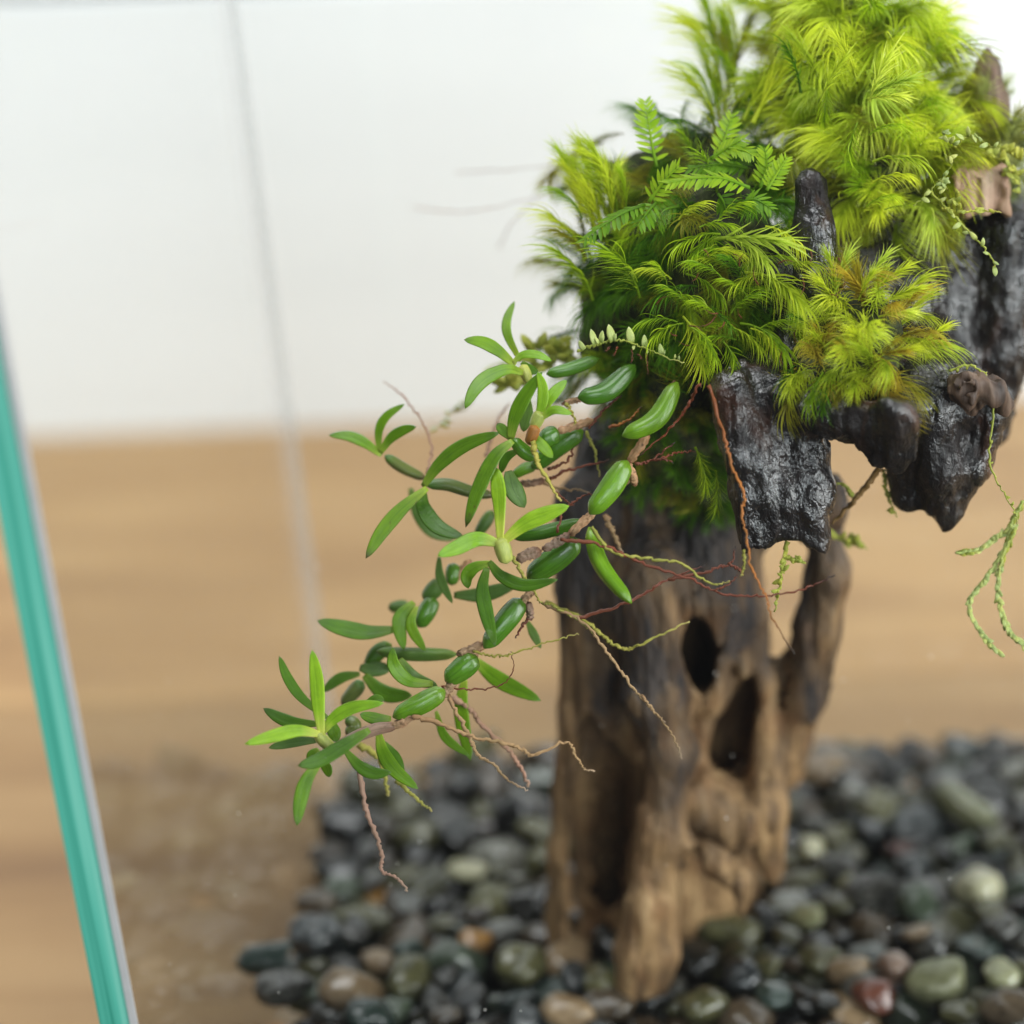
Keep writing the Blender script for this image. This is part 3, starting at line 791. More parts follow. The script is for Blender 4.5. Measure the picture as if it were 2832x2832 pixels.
# the shoots one can pick out: zoom, base, tip, depth of base/tip, kind, colour, curl
for (par, z, x0, y0, x1, y1, d0, d1, kind, mat, cv, k) in [
    (green, 'H', 470, 240, 860, 190, 31.1, 30.6, 'plume', 'm_pale', DOWN, 1.0), (green, 'H', 560, 240, 840, 260, 31.0, 30.6, 'secund', 'm_pale', DOWN, .9),
    (green, 'H', 520, 210, 300, 170, 31.0, 30.8, 'secund', 'm_grn', DOWN, 1.1), (green, 'H', 500, 220, 330, 260, 31.0, 30.7, 'secund', 'm_grn', DOWN, 1.0),
    (green, 'H', 660, 440, 960, 430, 31.0, 30.5, 'secund', 'm_yel', DOWN, 1.1), (green, 'H', 740, 450, 1000, 470, 30.9, 30.5, 'secund', 'm_pale', DOWN, .9),
    (green, 'H', 780, 450, 600, 430, 30.9, 30.7, 'secund', 'm_yel', DOWN, 1.0), (green, 'H', 380, 520, 190, 480, 31.1, 30.8, 'secund', 'm_deep', DOWN, 1.1),
    (green, 'H', 300, 700, 420, 850, 30.9, 30.5, 'secund', 'm_yel', DOWN, 1.2), (green, 'H', 300, 740, 130, 740, 30.9, 30.7, 'secund', 'm_grn', DOWN, 1.1),
    (green, 'H', 340, 760, 480, 830, 30.7, 30.5, 'secund', 'm_grn', DOWN, 1.3), (green, 'H', 640, 740, 880, 760, 30.9, 30.5, 'secund', 'm_grn', DOWN, 1.1),
    (green, 'H', 700, 770, 860, 800, 30.8, 30.5, 'secund', 'm_yel', DOWN, 1.0), (green, 'H', 540, 850, 620, 950, 30.8, 30.5, 'secund', 'm_grn', DOWN, 1.2),
    (green, 'H', 430, 640, 560, 700, 31.0, 30.7, 'short', 'm_deep', DOWN, 1.2), (green, 'H', 470, 860, 400, 960, 30.8, 30.6, 'secund', 'm_grn', DOWN, 1.1),
    (gold, 'H', 1190, 600, 1240, 330, 30.6, 30.4, 'plume', 'm_pale', RIGHT, .95), (gold, 'H', 1200, 560, 1190, 320, 30.6, 30.5, 'plume', 'm_yel', LEFT, .9),
    (gold, 'H', 1360, 540, 1480, 310, 30.7, 30.5, 'plume', 'm_pale', RIGHT, .9), (gold, 'H', 1420, 560, 1600, 380, 30.7, 30.5, 'plume', 'm_yel', RIGHT, .9),
    (gold, 'H', 1340, 600, 1400, 420, 30.6, 30.3, 'plume', 'm_yel', RIGHT, .9), (gold, 'H', 1480, 620, 1690, 500, 30.7, 30.5, 'plume', 'm_yel', RIGHT, .9),
    (gold, 'H', 1460, 700, 1660, 640, 30.6, 30.3, 'plume', 'm_pale', DOWN, .9), (gold, 'H', 1500, 600, 1640, 560, 30.8, 30.7, 'plume', 'm_yel', RIGHT, .9),
    (gold, 'H', 1140, 880, 1330, 710, 30.4, 30.1, 'secund', 'm_pale', Vector((1, -.2, -.7)), 1.1), (gold, 'H', 1180, 860, 1300, 740, 30.4, 30.2, 'secund', 'm_pale', Vector((1, -.2, -1)), 1.1),
    (gold, 'H', 1440, 960, 1540, 830, 30.4, 30.1, 'plume', 'm_gold', DOWN, .95), (gold, 'H', 1420, 890, 1480, 1020, 30.3, 30.0, 'secund', 'm_gold', DOWN, 1.1),
    (gold, 'H', 1480, 930, 1620, 880, 30.4, 30.1, 'plume', 'm_gold', DOWN, .95), (gold, 'H', 1470, 940, 1580, 1010, 30.3, 30.0, 'secund', 'm_gold', DOWN, 1.0),
    (gold, 'H', 1690, 880, 1850, 730, 30.6, 30.6, 'plume', 'm_yel', RIGHT, .9), (gold, 'H', 1690, 910, 1830, 860, 30.6, 30.6, 'plume', 'm_pale', RIGHT, .9),
    (gold, 'H', 1130, 1030, 1050, 1100, 30.3, 30.0, 'secund', 'm_grn', DOWN, 1.3), (gold, 'H', 1150, 1040, 1120, 1140, 30.3, 30.0, 'secund', 'm_deep', DOWN, 1.3),
    (gold, 'H', 960, 990, 880, 1040, 30.5, 30.3, 'secund', 'm_deep', DOWN, 1.3), (gold, 'H', 1260, 1100, 1190, 1160, 30.2, 30.0, 'secund', 'm_olive', DOWN, 1.0),
    (gold, 'H', 1060, 760, 1000, 700, 30.6, 30.5, 'short', 'm_deep', LEFT, 1.6), (gold, 'H', 1380, 1060, 1300, 1130, 30.2, 30.0, 'secund', 'm_gold', DOWN, 1.0),
    (green, 'G', 880, 1720, 800, 1300, 31.3, 31.0, 'secund', 'm_grn', LEFT, 1.0), (green, 'G', 860, 1600, 790, 1360, 31.2, 31.0, 'secund', 'm_grn', LEFT, 1.1),
    (green, 'G', 540, 1180, 430, 760, 32.4, 32.3, 'plume', 'm_yel', LEFT, 1.0), (green, 'G', 700, 1060, 720, 640, 32.2, 32.0, 'secund', 'm_yel', LEFT, 1.0),
    (green, 'G', 460, 1450, 380, 1050, 32.3, 32.2, 'secund', 'm_yel', LEFT, 1.0), (green, 'G', 520, 1740, 440, 1320, 32.2, 32.0, 'secund', 'm_grn', LEFT, 1.0),
    (green, 'G', 600, 1300, 560, 900, 32.2, 32.0, 'plume', 'm_yel', LEFT, 1.0), (green, 'G', 640, 1120, 640, 720, 32.3, 32.1, 'plume', 'm_pale', RIGHT, .9),
    (green, 'G', 500, 560, 120, 660, 33.6, 33.6, 'secund', 'm_olive', DOWN, .9), (green, 'G', 600, 540, 320, 560, 33.5, 33.6, 'secund', 'm_olive', DOWN, .9),
    (green, 'G', 760, 470, 560, 480, 33.4, 33.5, 'secund', 'm_olive', LEFT, 1.0), (green, 'G', 420, 620, 80, 780, 33.6, 33.6, 'hair', 'm_olive', DOWN, .9),
    (green, 'G', 1040, 440, 1040, 250, 33.0, 33.1, 'short', 'm_deep', LEFT, 1.0), (green, 'G', 1190, 420, 1195, 240, 33.0, 33.1, 'short', 'm_deep', RIGHT, 1.0),
    (crown, 'I', 1140, 660, 1240, 400, 31.2, 31.0, 'plume', 'm_yel', RIGHT, 1.0), (crown, 'I', 1460, 680, 1540, 400, 31.1, 30.8, 'plume', 'm_pale', RIGHT, 1.1),
    (crown, 'I', 1460, 640, 1700, 500, 31.1, 30.8, 'plume', 'm_pale', RIGHT, 1.0), (crown, 'I', 1450, 660, 1660, 610, 31.1, 30.8, 'plume', 'm_pale', DOWN, 1.0),
    (crown, 'I', 1370, 520, 1290, 250, 31.4, 31.3, 'plume', 'm_yel', LEFT, 1.0), (crown, 'I', 1120, 520, 1000, 230, 31.8, 31.8, 'plume', 'm_yel', LEFT, 1.0),
    (crown, 'I', 680, 820, 940, 180, 32.2, 32.3, 'plume', 'm_yel', RIGHT, .8), (crown, 'I', 620, 800, 800, 330, 32.3, 32.4, 'plume', 'm_yel', RIGHT, .9),
    (crown, 'I', 430, 960, 470, 420, 32.8, 33.0, 'secund', 'm_yel', LEFT, .8), (crown, 'I', 460, 620, 500, 120, 33.2, 33.5, 'secund', 'm_yel', LEFT, .9),
    (crown, 'I', 490, 260, 200, 20, 33.6, 33.8, 'plume', 'm_yel', DOWN, .7), (crown, 'I', 560, 500, 600, 60, 33.6, 33.8, 'plume', 'm_olive', RIGHT, .8),
    (crown, 'I', 400, 780, 440, 480, 32.9, 33.0, 'secund', 'm_grn', LEFT, 1.0), (crown, 'I', 1000, 620, 980, 420, 31.7, 31.7, 'short', 'm_deep', LEFT, 1.6),
    (crown, 'I', 1480, 1080, 1740, 950, 31.0, 30.8, 'secund', 'm_yel', DOWN, 1.0), (crown, 'I', 1480, 1220, 1660, 1080, 31.0, 30.8, 'secund', 'm_yel', DOWN, 1.0),
    (crown, 'I', 1440, 1380, 1560, 1240, 30.9, 30.7, 'secund', 'm_grn', DOWN, 1.0), (crown, 'I', 1460, 900, 1600, 760, 31.0, 30.8, 'secund', 'm_grn', DOWN, 1.0),
    (crown, 'I', 1380, 820, 1240, 1020, 31.1, 30.9, 'secund', 'm_grn', DOWN, .8), (crown, 'I', 1560, 1400, 1740, 1330, 31.1, 31.0, 'hair', 'm_yel', DOWN, .9),
    (crown, 'I', 1180, 560, 1100, 800, 31.4, 31.1, 'secund', 'm_grn', DOWN, .8),
        (beard, 'E', 740, 420, 770, 560, 31.4, 31.5, 'hair', 'm_grn', DOWN, 1.0), (beard, 'E', 660, 330, 730, 470, 31.4, 31.5, 'hair', 'm_grn', DOWN, 1.0)]:
    if d0 < 31.35: kind = {'secund': 'csec', 'plume': 'cplu'}.get(kind, kind)        # leaves read one by one where the picture is sharp
    place_shoot(par, kind, at_d(*px(z, x0, y0), d0), at_d(*px(z, x1, y1), d1), mat, cv, k)


for _ in range(16):                          # tall soft column of shoots at the back
    x = random.uniform(400, 580); y = random.uniform(300, 900); d = random.uniform(33.0, 33.8)
    place_shoot(crown, random.choice(['plume', 'secund', 'hair']), at_d(*px('I', x, y), d), at_d(*px('I', x + random.uniform(-50, 40), y - random.uniform(280, 420)), d), random.choice(['m_yel', 'm_grn', 'm_yel', 'm_olive']), LEFT, .8)
for _ in range(34):                          # yellow-green mass on the side facing away from the log's centre
    x = random.uniform(420, 780); y = random.uniform(900, 1500); d = random.uniform(31.9, 32.6)
    place_shoot(green, random.choice(['plume', 'plume', 'secund', 'hair']), at_d(*px('G', x, y), d), at_d(*px('G', x - random.uniform(-40, 110), y - random.uniform(220, 380)), d), random.choice(['m_yel', 'm_yel', 'm_grn', 'm_olive']), LEFT, 1.0)
for _ in range(30):                          # lit tufts bending over the front of the cushion
    x = random.uniform(120, 940); y = random.uniform(120, 860); d = random.uniform(30.7, 31.1)
    a = random.uniform(-2.6, .5)
    place_shoot(green, 'csec', at_d(*px('H', x, y), d), at_d(*px('H', x + 230 * math.cos(a), y + 170 * math.sin(a)), d - .12), random.choice(['m_grn', 'm_grn', 'm_yel', 'm_deep']), DOWN, random.uniform(.8, 1.05))


for _ in range(26):                          # old brown stalks caught in the moss
    x = random.uniform(100, 1500); y = random.uniform(250, 1000); d = random.uniform(30.4, 30.9); a = random.uniform(0, 6.28); L = random.uniform(50, 140)
    P = [at_d(*px('H', x + L * t * math.cos(a + t * .6), y + L * t * math.sin(a + t * .6)), d - .2 * t) for t in (0, .5, 1)]
    v, f, at_ = sweep(P, lambda t: .011 * (1.2 - t), 8, 5); part('stalk', v, f, M['r_red'], green if x < 1000 else gold, True, at_)


# flat fronds with two rows of leaflets
def leaflet_mesh():
    V = []; A = []; F = []
    for i in range(6):
        u = i / 5; hw = .12 * math.sin(math.pi * min(.12 + .88 * u, 1)) ** .8 if i < 5 else 0
        z = -.10 * u * u
        V += [(u, -hw, z), (u, 0, z - .03 * (1 - u)), (u, hw, z)]; A += [u] * 3
    for i in range(5):
        for k in (0, 1): F.append((i * 3 + k, i * 3 + 3 + k, i * 3 + 4 + k, i * 3 + 1 + k))
    return mesh('leaflet', V, F, M['fern'], True, (0, 0, 0), A)


LF = leaflet_mesh()


def frond(z, pts, d0, d1, n, ln, mat, nrm, spread=62):
    P = [at_d(*px(z, x, y), d0 + (d1 - d0) * i / (len(pts) - 1)) for i, (x, y) in enumerate(pts)]
    v, f, a = sweep(P, lambda t: .025 * (1.1 - t), 12, 6)
    fr = part('frond', v, f, M[mat], green, True, a)
    Q = crom(P, n + 2); nrm = Vector(nrm).normalized()
    for i in range(1, n + 1):
        T = (Q[i + 1] - Q[i - 1]).normalized(); B = T.cross(nrm).normalized(); N = B.cross(T).normalized()
        if N.dot(nrm) < 0: N = -N
        for s in (-1, 1):
            a_ = math.radians(spread * (1.1 - .5 * i / n)) + random.uniform(-.1, .1)
            X = (T * math.cos(a_) + B * s * math.sin(a_) - N * random.uniform(.0, .3)).normalized()
            Yv = N.cross(X).normalized(); Zv = X.cross(Yv)
            L = .7 * ln * (.55 + .6 * math.sin(math.pi * (.15 + .75 * i / n))) * random.uniform(.9, 1.1)
            mm = Matrix((X * L, Yv * L, Zv * L)).transposed().to_4x4(); mm.translation = Q[i]
            inst('leaflet', LF, mm, fr, M[mat])


for (z, pts, d0, d1, n, ln, mat, nrm) in [
    ('G', [(1720, 880), (1500, 805), (1280, 812), (1080, 850)], 31.0, 30.6, 15, .38, 'fernl', (0, -.35, 1)),
    ('G', [(920, 1010), (760, 1070), (600, 1170), (440, 1290)], 31.1, 30.6, 13, .34, 'fern', (-.3, -.4, 1)),
    ('G', [(1010, 720), (965, 500), (945, 350), (925, 200)], 31.7, 31.9, 12, .36, 'fernl', (.3, -1, .3)),
    ('G', [(1470, 640), (1540, 480), (1590, 310)], 31.7, 31.8, 10, .3, 'fernl', (0, -1, .3)),
    ('G', [(950, 990), (1060, 840), (1190, 710)], 31.3, 31.1, 9, .32, 'fernl', (0, -1, .6)),
    ('G', [(1800, 880), (1850, 720), (1835, 570)], 31.2, 31.2, 9, .28, 'fernl', (.2, -1, .2)),
    ('G', [(1850, 900), (1930, 770), (2010, 640)], 31.0, 31.0, 10, .26, 'fernl', (0, -1, .4)),
    ('G', [(1420, 660), (1560, 570), (1690, 500)], 31.5, 31.3, 9, .3, 'fernl', (0, -.6, 1)),
    ('G', [(1560, 580), (1660, 590), (1760, 640)], 31.4, 31.2, 8, .28, 'fernl', (0, -.6, 1)),
    ('G', [(1010, 990), (930, 1080), (860, 1180)], 31.2, 30.9, 6, .34, 'fern', (-.2, -1, .5)),
    ('G', [(1700, 730), (1480, 700), (1230, 740)], 31.6, 31.4, 14, .34, 'fern', (0, -.3, 1)),
    ('G', [(1480, 930), (1520, 990), (1540, 1060)], 31.2, 31.0, 5, .3, 'fern', (0, -1, .2)),
    ('G', [(1660, 1000), (1760, 970), (1900, 1050)], 31.0, 30.8, 8, .3, 'fern', (0, -.7, 1)),
    ('G', [(1180, 1020), (1060, 1060), (1010, 1180)], 31.4, 31.2, 8, .34, 'fern', (0, -1, .5))]:
    frond(z, pts, d0, d1, n, ln, mat, nrm)

# ------------------------------------------------------------------ orchid
orch = thing('hanging_orchid', 'small green orchid with jointed bulbs, strap leaves and thin roots hanging from the mossy log', 'orchid', at_d(*px('B', 1500, 620), 31.5))


def leaf(z, pts, w, mat, d0, d1=None, tilt=None):
    d1 = d0 - .25 if d1 is None else d1
    n = len(pts); P = [at_d(*px(z, x, y), d0 + (d1 - d0) * (i / (n - 1)) ** 1.2) for i, (x, y) in enumerate(pts)]
    hw = w * ZM[z][2] / FPX * d0 * .5
    pr = lambda t: hw * (.38 + .62 * min(1, t * 2.2) ** .8) * (1 - max(0, (t - .52) / .48) ** 2.0) ** .62
    nv = -Fw + Vector((random.uniform(-.5, .5), 0, random.uniform(0, .7))) if tilt is None else Vector(tilt)
    v, f, a = sweep(P, pr, 18, 10, .24, nv, .26)
    return part('leaf', v, f, M[mat], orch, True, a)


def bulb(z, pts, w, mat, d0, d1=None, name='pseudobulb', neck=.45):
    d1 = d0 if d1 is None else d1
    n = len(pts); P = [at_d(*px(z, x, y), d0 + (d1 - d0) * i / (n - 1)) for i, (x, y) in enumerate(pts)]
    hw = w * ZM[z][2] / FPX * d0 * .5 * (.82 if name == 'pseudobulb' else 1)
    pr = lambda t: hw * (neck + (1 - neck) * math.sin(math.pi * min(1, .08 + t * .86)) ** .8) * min(1, (t * 6) ** .6 + .22) * min(1, ((1 - t) * 6) ** .6 + .14)
    v, f, a = sweep(P, pr, 20, 16, .92, None, 0, 0, .085)
    return part(name, v, f, M[mat], orch, True, a)


def root(z, pts, w, mat, d0, d1=None, par=None, name='root', n=None, wob=.018):
    d1 = d0 if d1 is None else d1
    k = len(pts); P = [at_d(*px(z, x, y), d0 + (d1 - d0) * i / (k - 1)) for i, (x, y) in enumerate(pts)]
    hw = w * ZM[z][2] / FPX * d0 * .5
    n = n or 10 * k; Q = crom(P, n)
    Q = [q + Vector((random.uniform(-wob, wob), random.uniform(-wob, wob), random.uniform(-wob, wob))) for q in Q]
    v, f, a = sweep(Q, lambda t: hw * (1.08 - .68 * t), n, 6, 1, None, 0, .28)
    return part(name, v, f, M[mat], par or orch, True, a)


for (z, x, y, x2, y2, w, d, mt) in [('B', 1500, 960, 1345, 1190, 62, 31.1, 'rhiz'), ('B', 1345, 1190, 1400, 1360, 60, 31.0, 'rhiz'), ('B', 1090, 1560, 890, 1740, 62, 30.9, 'rhiz'),
                                    ('B', 900, 1730, 690, 1850, 64, 30.8, 'bark'), ('B', 1080, 860, 800, 950, 60, 31.4, 'rhiz'), ('C', 1560, 420, 1400, 480, 75, 30.8, 'bark'),
                                    ('C', 1520, 680, 1430, 790, 50, 31.0, 'rhiz'), ('C', 1470, 760, 1490, 880, 48, 31.0, 'bark'), ('C', 1170, 1040, 1000, 1110, 60, 31.0, 'rhiz'), ('C', 990, 1280, 880, 1400, 60, 31.0, 'rhiz'),
                                    ('C', 720, 1510, 560, 1600, 60, 30.8, 'rhiz'), ('B', 700, 1320, 520, 1340, 50, 31.9, 'bark'), ('C', 1090, 480, 960, 640, 50, 32.3, 'rhiz'), ('B', 1000, 700, 840, 740, 40, 31.5, 'rhiz'),
                                    ('C', 1140, 1090, 970, 1320, 45, 31.2, 'rhiz'), ('C', 1440, 760, 1120, 1110, 50, 31.3, 'rhiz'), ('C', 900, 1380, 640, 1560, 50, 31.1, 'rhiz'), ('B', 1480, 1000, 1700, 560, 40, 31.5, 'rhiz'), ('B', 1400, 1250, 1080, 1580, 50, 31.3, 'rhiz')]:
    o = bulb(z, [(x, y), ((x + x2) / 2 + random.uniform(-15, 15), (y + y2) / 2 + random.uniform(-15, 15)), (x2, y2)], w, mt, d, None, 'rhizome', .75)
    for vv in o.data.vertices:
        vv.co += Vector((random.uniform(-1, 1), random.uniform(-1, 1), random.uniform(-1, 1))) * .00016

for a in [('A', [(690, 1480), (850, 1590), (1060, 1690)], 125, 'bulbb', 32.1, 32.2), ('A', [(1050, 1740), (1250, 1740), (1450, 1800), (1680, 1840)], 140, 'bulbb', 31.7, 31.9),
          ('B', [(1120, 390), (900, 470), (720, 510)], 125, 'bulb', 31.6, 31.4), ('B', [(1400, 440), (1180, 640), (960, 690)], 190, 'bulb', 31.3, 31.0),
          ('B', [(1720, 570), (1560, 850), (1300, 985)], 190, 'bulbl', 31.0, 30.8), ('B', [(1340, 1170), (1210, 1380), (1050, 1580)], 215, 'bulbl', 30.9, 30.8),
          ('B', [(1000, 940), (800, 1060), (610, 1230)], 200, 'bulb', 31.6, 31.7), ('B', [(820, 960), (740, 990), (690, 1060)], 180, 'bulb', 31.3, 31.2),
          ('B', [(640, 1160), (540, 1090), (460, 1000)], 130, 'bulb', 30.8, 30.7), ('B', [(1010, 1630), (680, 1720), (450, 1750)], 130, 'bulb', 31.2, 31.3),
          ('E', [(250, 640), (300, 790), (415, 935)], 78, 'bulbl', 30.7, 30.5), ('E', [(215, 690), (110, 770), (10, 840)], 120, 'bulb', 31.0, 31.1),
          ('C', [(1440, 740), (1330, 880), (1180, 1070)], 180, 'bulb', 31.0, 30.9), ('C', [(1130, 1120), (1040, 1200), (920, 1290)], 190, 'bulb', 31.0, 31.0),
          ('C', [(920, 1350), (760, 1440), (570, 1530)], 170, 'bulbl', 30.9, 30.8), ('C', [(1000, 1110), (700, 1110), (460, 1090)], 110, 'muted', 31.9, 32.0),
          ('C', [(1240, 150), (1130, 320)], 100, 'muted', 32.4, 32.4), ('C', [(980, 500), (960, 650)], 120, 'bulb', 32.3, 32.3), ('C', [(900, 620), (780, 750)], 140, 'muted', 32.3, 32.4),
          ('C', [(850, 730), (740, 930)], 150, 'bulb', 32.2, 32.2), ('C', [(680, 780), (540, 800)], 100, 'muted', 33.0, 33.0), ('C', [(560, 1040), (460, 1110), (400, 1220)], 130, 'dark', 32.3, 32.3),
          ('C', [(370, 1290), (310, 1360), (230, 1450)], 120, 'bulbb', 32.2, 32.3), ('D', [(1210, 745), (1060, 765), (880, 840), (700, 960)], 100, 'bark', 30.8, 30.8),
          ('B', [(640, 1210), (560, 1230), (460, 1290)], 110, 'bulbl', 31.8, 31.8), ('D', [(860, 690), (920, 740), (860, 800)], 110, 'bulbb', 31.6, 31.6)]:
    bulb(*a)
for a in [('B', [(530, 440), (560, 500), (590, 580)], 85, 'shoot', 31.3, 31.4), ('B', [(680, 800), (620, 920)], 100, 'shoot', 30.5, 30.6), ('B', [(640, 900), (585, 1050)], 92, 'sheath', 30.5, 30.6),
          ('C', [(1285, 330), (1310, 420), (1335, 505)], 110, 'shoot', 30.4, 30.5), ('D', [(670, 790), (720, 850), (780, 900)], 85, 'shoot', 30.3, 30.5)]:
    bulb(*a, 'young_shoot', .6)

for a in [('A', [(1900, 640), (1790, 420), (1780, 270), (1845, 105)], 95, 'mid', 31.5, 31.9), ('A', [(1850, 680), (1700, 550), (1560, 475), (1395, 450)], 120, 'mid', 31.3, 31.1),
          ('A', [(1920, 745), (1780, 715), (1600, 790), (1490, 900), (1405, 1065)], 140, 'mid', 31.2, 30.8), ('B', [(465, 425), (540, 365), (650, 365), (760, 410)], 75, 'bright', 31.1, 30.9),
          ('B', [(530, 420), (590, 470), (660, 500)], 75, 'dark', 31.4, 31.4),
          ('A', [(660, 1480), (520, 1375), (370, 1310), (190, 1300)], 105, 'mid', 32.1, 32.1), ('A', [(640, 1450), (640, 1260), (710, 1130), (868, 1022)], 95, 'mid', 32.1, 32.0), ('A', [(650, 1460), (740, 1330), (850, 1260), (970, 1225)], 100, 'mid', 32.0, 31.7),
          ('A', [(1030, 1760), (1180, 1560), (1400, 1395), (1720, 1275)], 150, 'mid', 31.6, 31.0), ('C', [(800, 0), (640, 130), (500, 290), (390, 470)], 100, 'spot', 31.5, 31.2), ('C', [(770, 10), (775, 130), (870, 260), (1050, 335)], 115, 'dark', 31.7, 31.5),
          ('C', [(690, 0), (730, 150), (830, 290), (980, 350)], 85, 'muted', 33.0, 32.8),
          ('B', [(450, 1010), (480, 850), (560, 680), (690, 490)], 130, 'mid', 30.7, 30.6), ('B', [(630, 890), (685, 760), (695, 620), (655, 490)], 90, 'bright', 30.6, 30.5),
          ('B', [(690, 800), (770, 670), (875, 555)], 100, 'bright', 30.7, 30.8), ('B', [(680, 850), (780, 785), (915, 815)], 75, 'bright', 30.5, 30.3), ('B', [(610, 960), (690, 1060), (770, 1150)], 90, 'mid', 30.6, 30.5),
          ('B', [(460, 1010), (390, 940), (345, 885)], 85, 'spot', 30.8, 30.8), ('B', [(465, 1020), (330, 1140), (200, 1400), (105, 1680)], 125, 'spot', 30.6, 30.5), ('B', [(510, 1090), (410, 1150), (370, 1270)], 75, 'dark', 31.2, 31.4),
          ('B', [(580, 700), (570, 820), (545, 950)], 110, 'muted', 31.4, 31.4),
          ('B', [(430, 1250), (470, 1390), (555, 1530)], 145, 'muted', 31.0, 30.8), ('B', [(370, 1800), (365, 1500), (350, 1340), (330, 1220)], 125, 'bright', 30.4, 30.6), ('B', [(380, 1800), (550, 1660), (720, 1580), (895, 1515)], 135, 'bright', 30.4, 30.3),
          ('C', [(1280, 370), (1140, 340), (1000, 400), (870, 455)], 118, 'bright', 30.4, 30.0), ('C', [(1225, 500), (1120, 530), (1065, 590), (1075, 670)], 90, 'mid', 30.7, 30.8), ('C', [(1215, 490), (1300, 590), (1460, 650), (1675, 610)], 90, 'dark', 30.7, 30.4),
          ('C', [(1200, 530), (1170, 680), (1200, 850), (1255, 1060)], 100, 'dark', 30.7, 30.4), ('C', [(980, 715), (1180, 710), (1410, 640)], 105, 'muted', 32.2, 32.0), ('C', [(880, 460), (890, 600), (970, 770)], 65, 'muted', 32.0, 31.8),
          ('C', [(710, 760), (615, 880), (645, 1080)], 95, 'mid', 32.0, 31.7), ('C', [(730, 790), (695, 920), (790, 1090)], 78, 'mid', 31.9, 31.6), ('C', [(580, 945), (400, 965), (230, 935), (65, 885)], 120, 'dark', 32.0, 31.8),
          ('C', [(840, 1310), (680, 1290), (580, 1190), (570, 1065)], 95, 'mid', 31.2, 31.0), ('C', [(1110, 1140), (1280, 1280), (1560, 1420)], 110, 'mid', 32.0, 31.8), ('C', [(1050, 1270), (1030, 1500), (1090, 1820)], 105, 'mid', 31.9, 31.7),
          ('C', [(860, 1490), (920, 1660), (1080, 1790)], 62, 'mid', 31.8, 31.6), ('C', [(620, 1140), (720, 1270), (870, 1320)], 85, 'dark', 31.6, 31.4), ('C', [(350, 1200), (450, 1210), (560, 1210)], 110, 'muted', 32.2, 32.1),
          ('C', [(380, 1250), (520, 1370), (700, 1385)], 110, 'dark', 32.1, 31.9), ('C', [(350, 1240), (220, 1270), (100, 1360)], 75, 'dark', 32.2, 32.2), ('C', [(560, 1540), (450, 1540), (350, 1510)], 85, 'mid', 31.1, 31.0),
          ('C', [(1470, 890), (1510, 970), (1560, 1070)], 60, 'muted', 31.8, 31.8),
          ('D', [(700, 810), (680, 620), (665, 420), (635, 235)], 100, 'bright', 30.3, 30.5), ('D', [(705, 790), (780, 695), (910, 620), (1115, 590)], 92, 'bright', 30.4, 30.3), ('D', [(990, 590), (1060, 560), (1118, 572)], 55, 'dark', 30.7, 30.7),
          ('D', [(690, 800), (540, 775), (380, 810), (185, 865)], 95, 'bright', 30.3, 29.9), ('D', [(680, 840), (520, 850), (345, 890)], 75, 'muted', 31.2, 31.2), ('D', [(740, 690), (570, 560), (470, 420), (415, 275)], 70, 'dark', 31.0, 31.1),
          ('D', [(680, 730), (520, 720), (420, 690), (310, 625)], 85, 'dark', 31.0, 31.0), ('D', [(1020, 770), (860, 870), (680, 975), (540, 1010)], 112, 'dark', 30.2, 30.0), ('D', [(690, 980), (600, 1100), (555, 1250), (535, 1410)], 98, 'mid', 30.3, 30.0),
          ('D', [(680, 960), (735, 1020), (750, 1085)], 80, 'mid', 30.9, 30.9), ('D', [(860, 910), (950, 1010), (1050, 1060), (1165, 1052)], 88, 'dark', 30.6, 30.5), ('D', [(1080, 790), (1110, 920), (1190, 1040), (1345, 1165)], 100, 'mid', 31.2, 31.0),
          ('D', [(1110, 850), (1190, 950), (1245, 1060)], 70, 'dark', 31.2, 31.1), ('D', [(760, 700), (780, 780), (800, 850)], 90, 'mid', 31.2, 31.2), ('D', [(680, 900), (640, 940), (640, 1000)], 80, 'mid', 31.0, 31.0)]:
    leaf(*a)

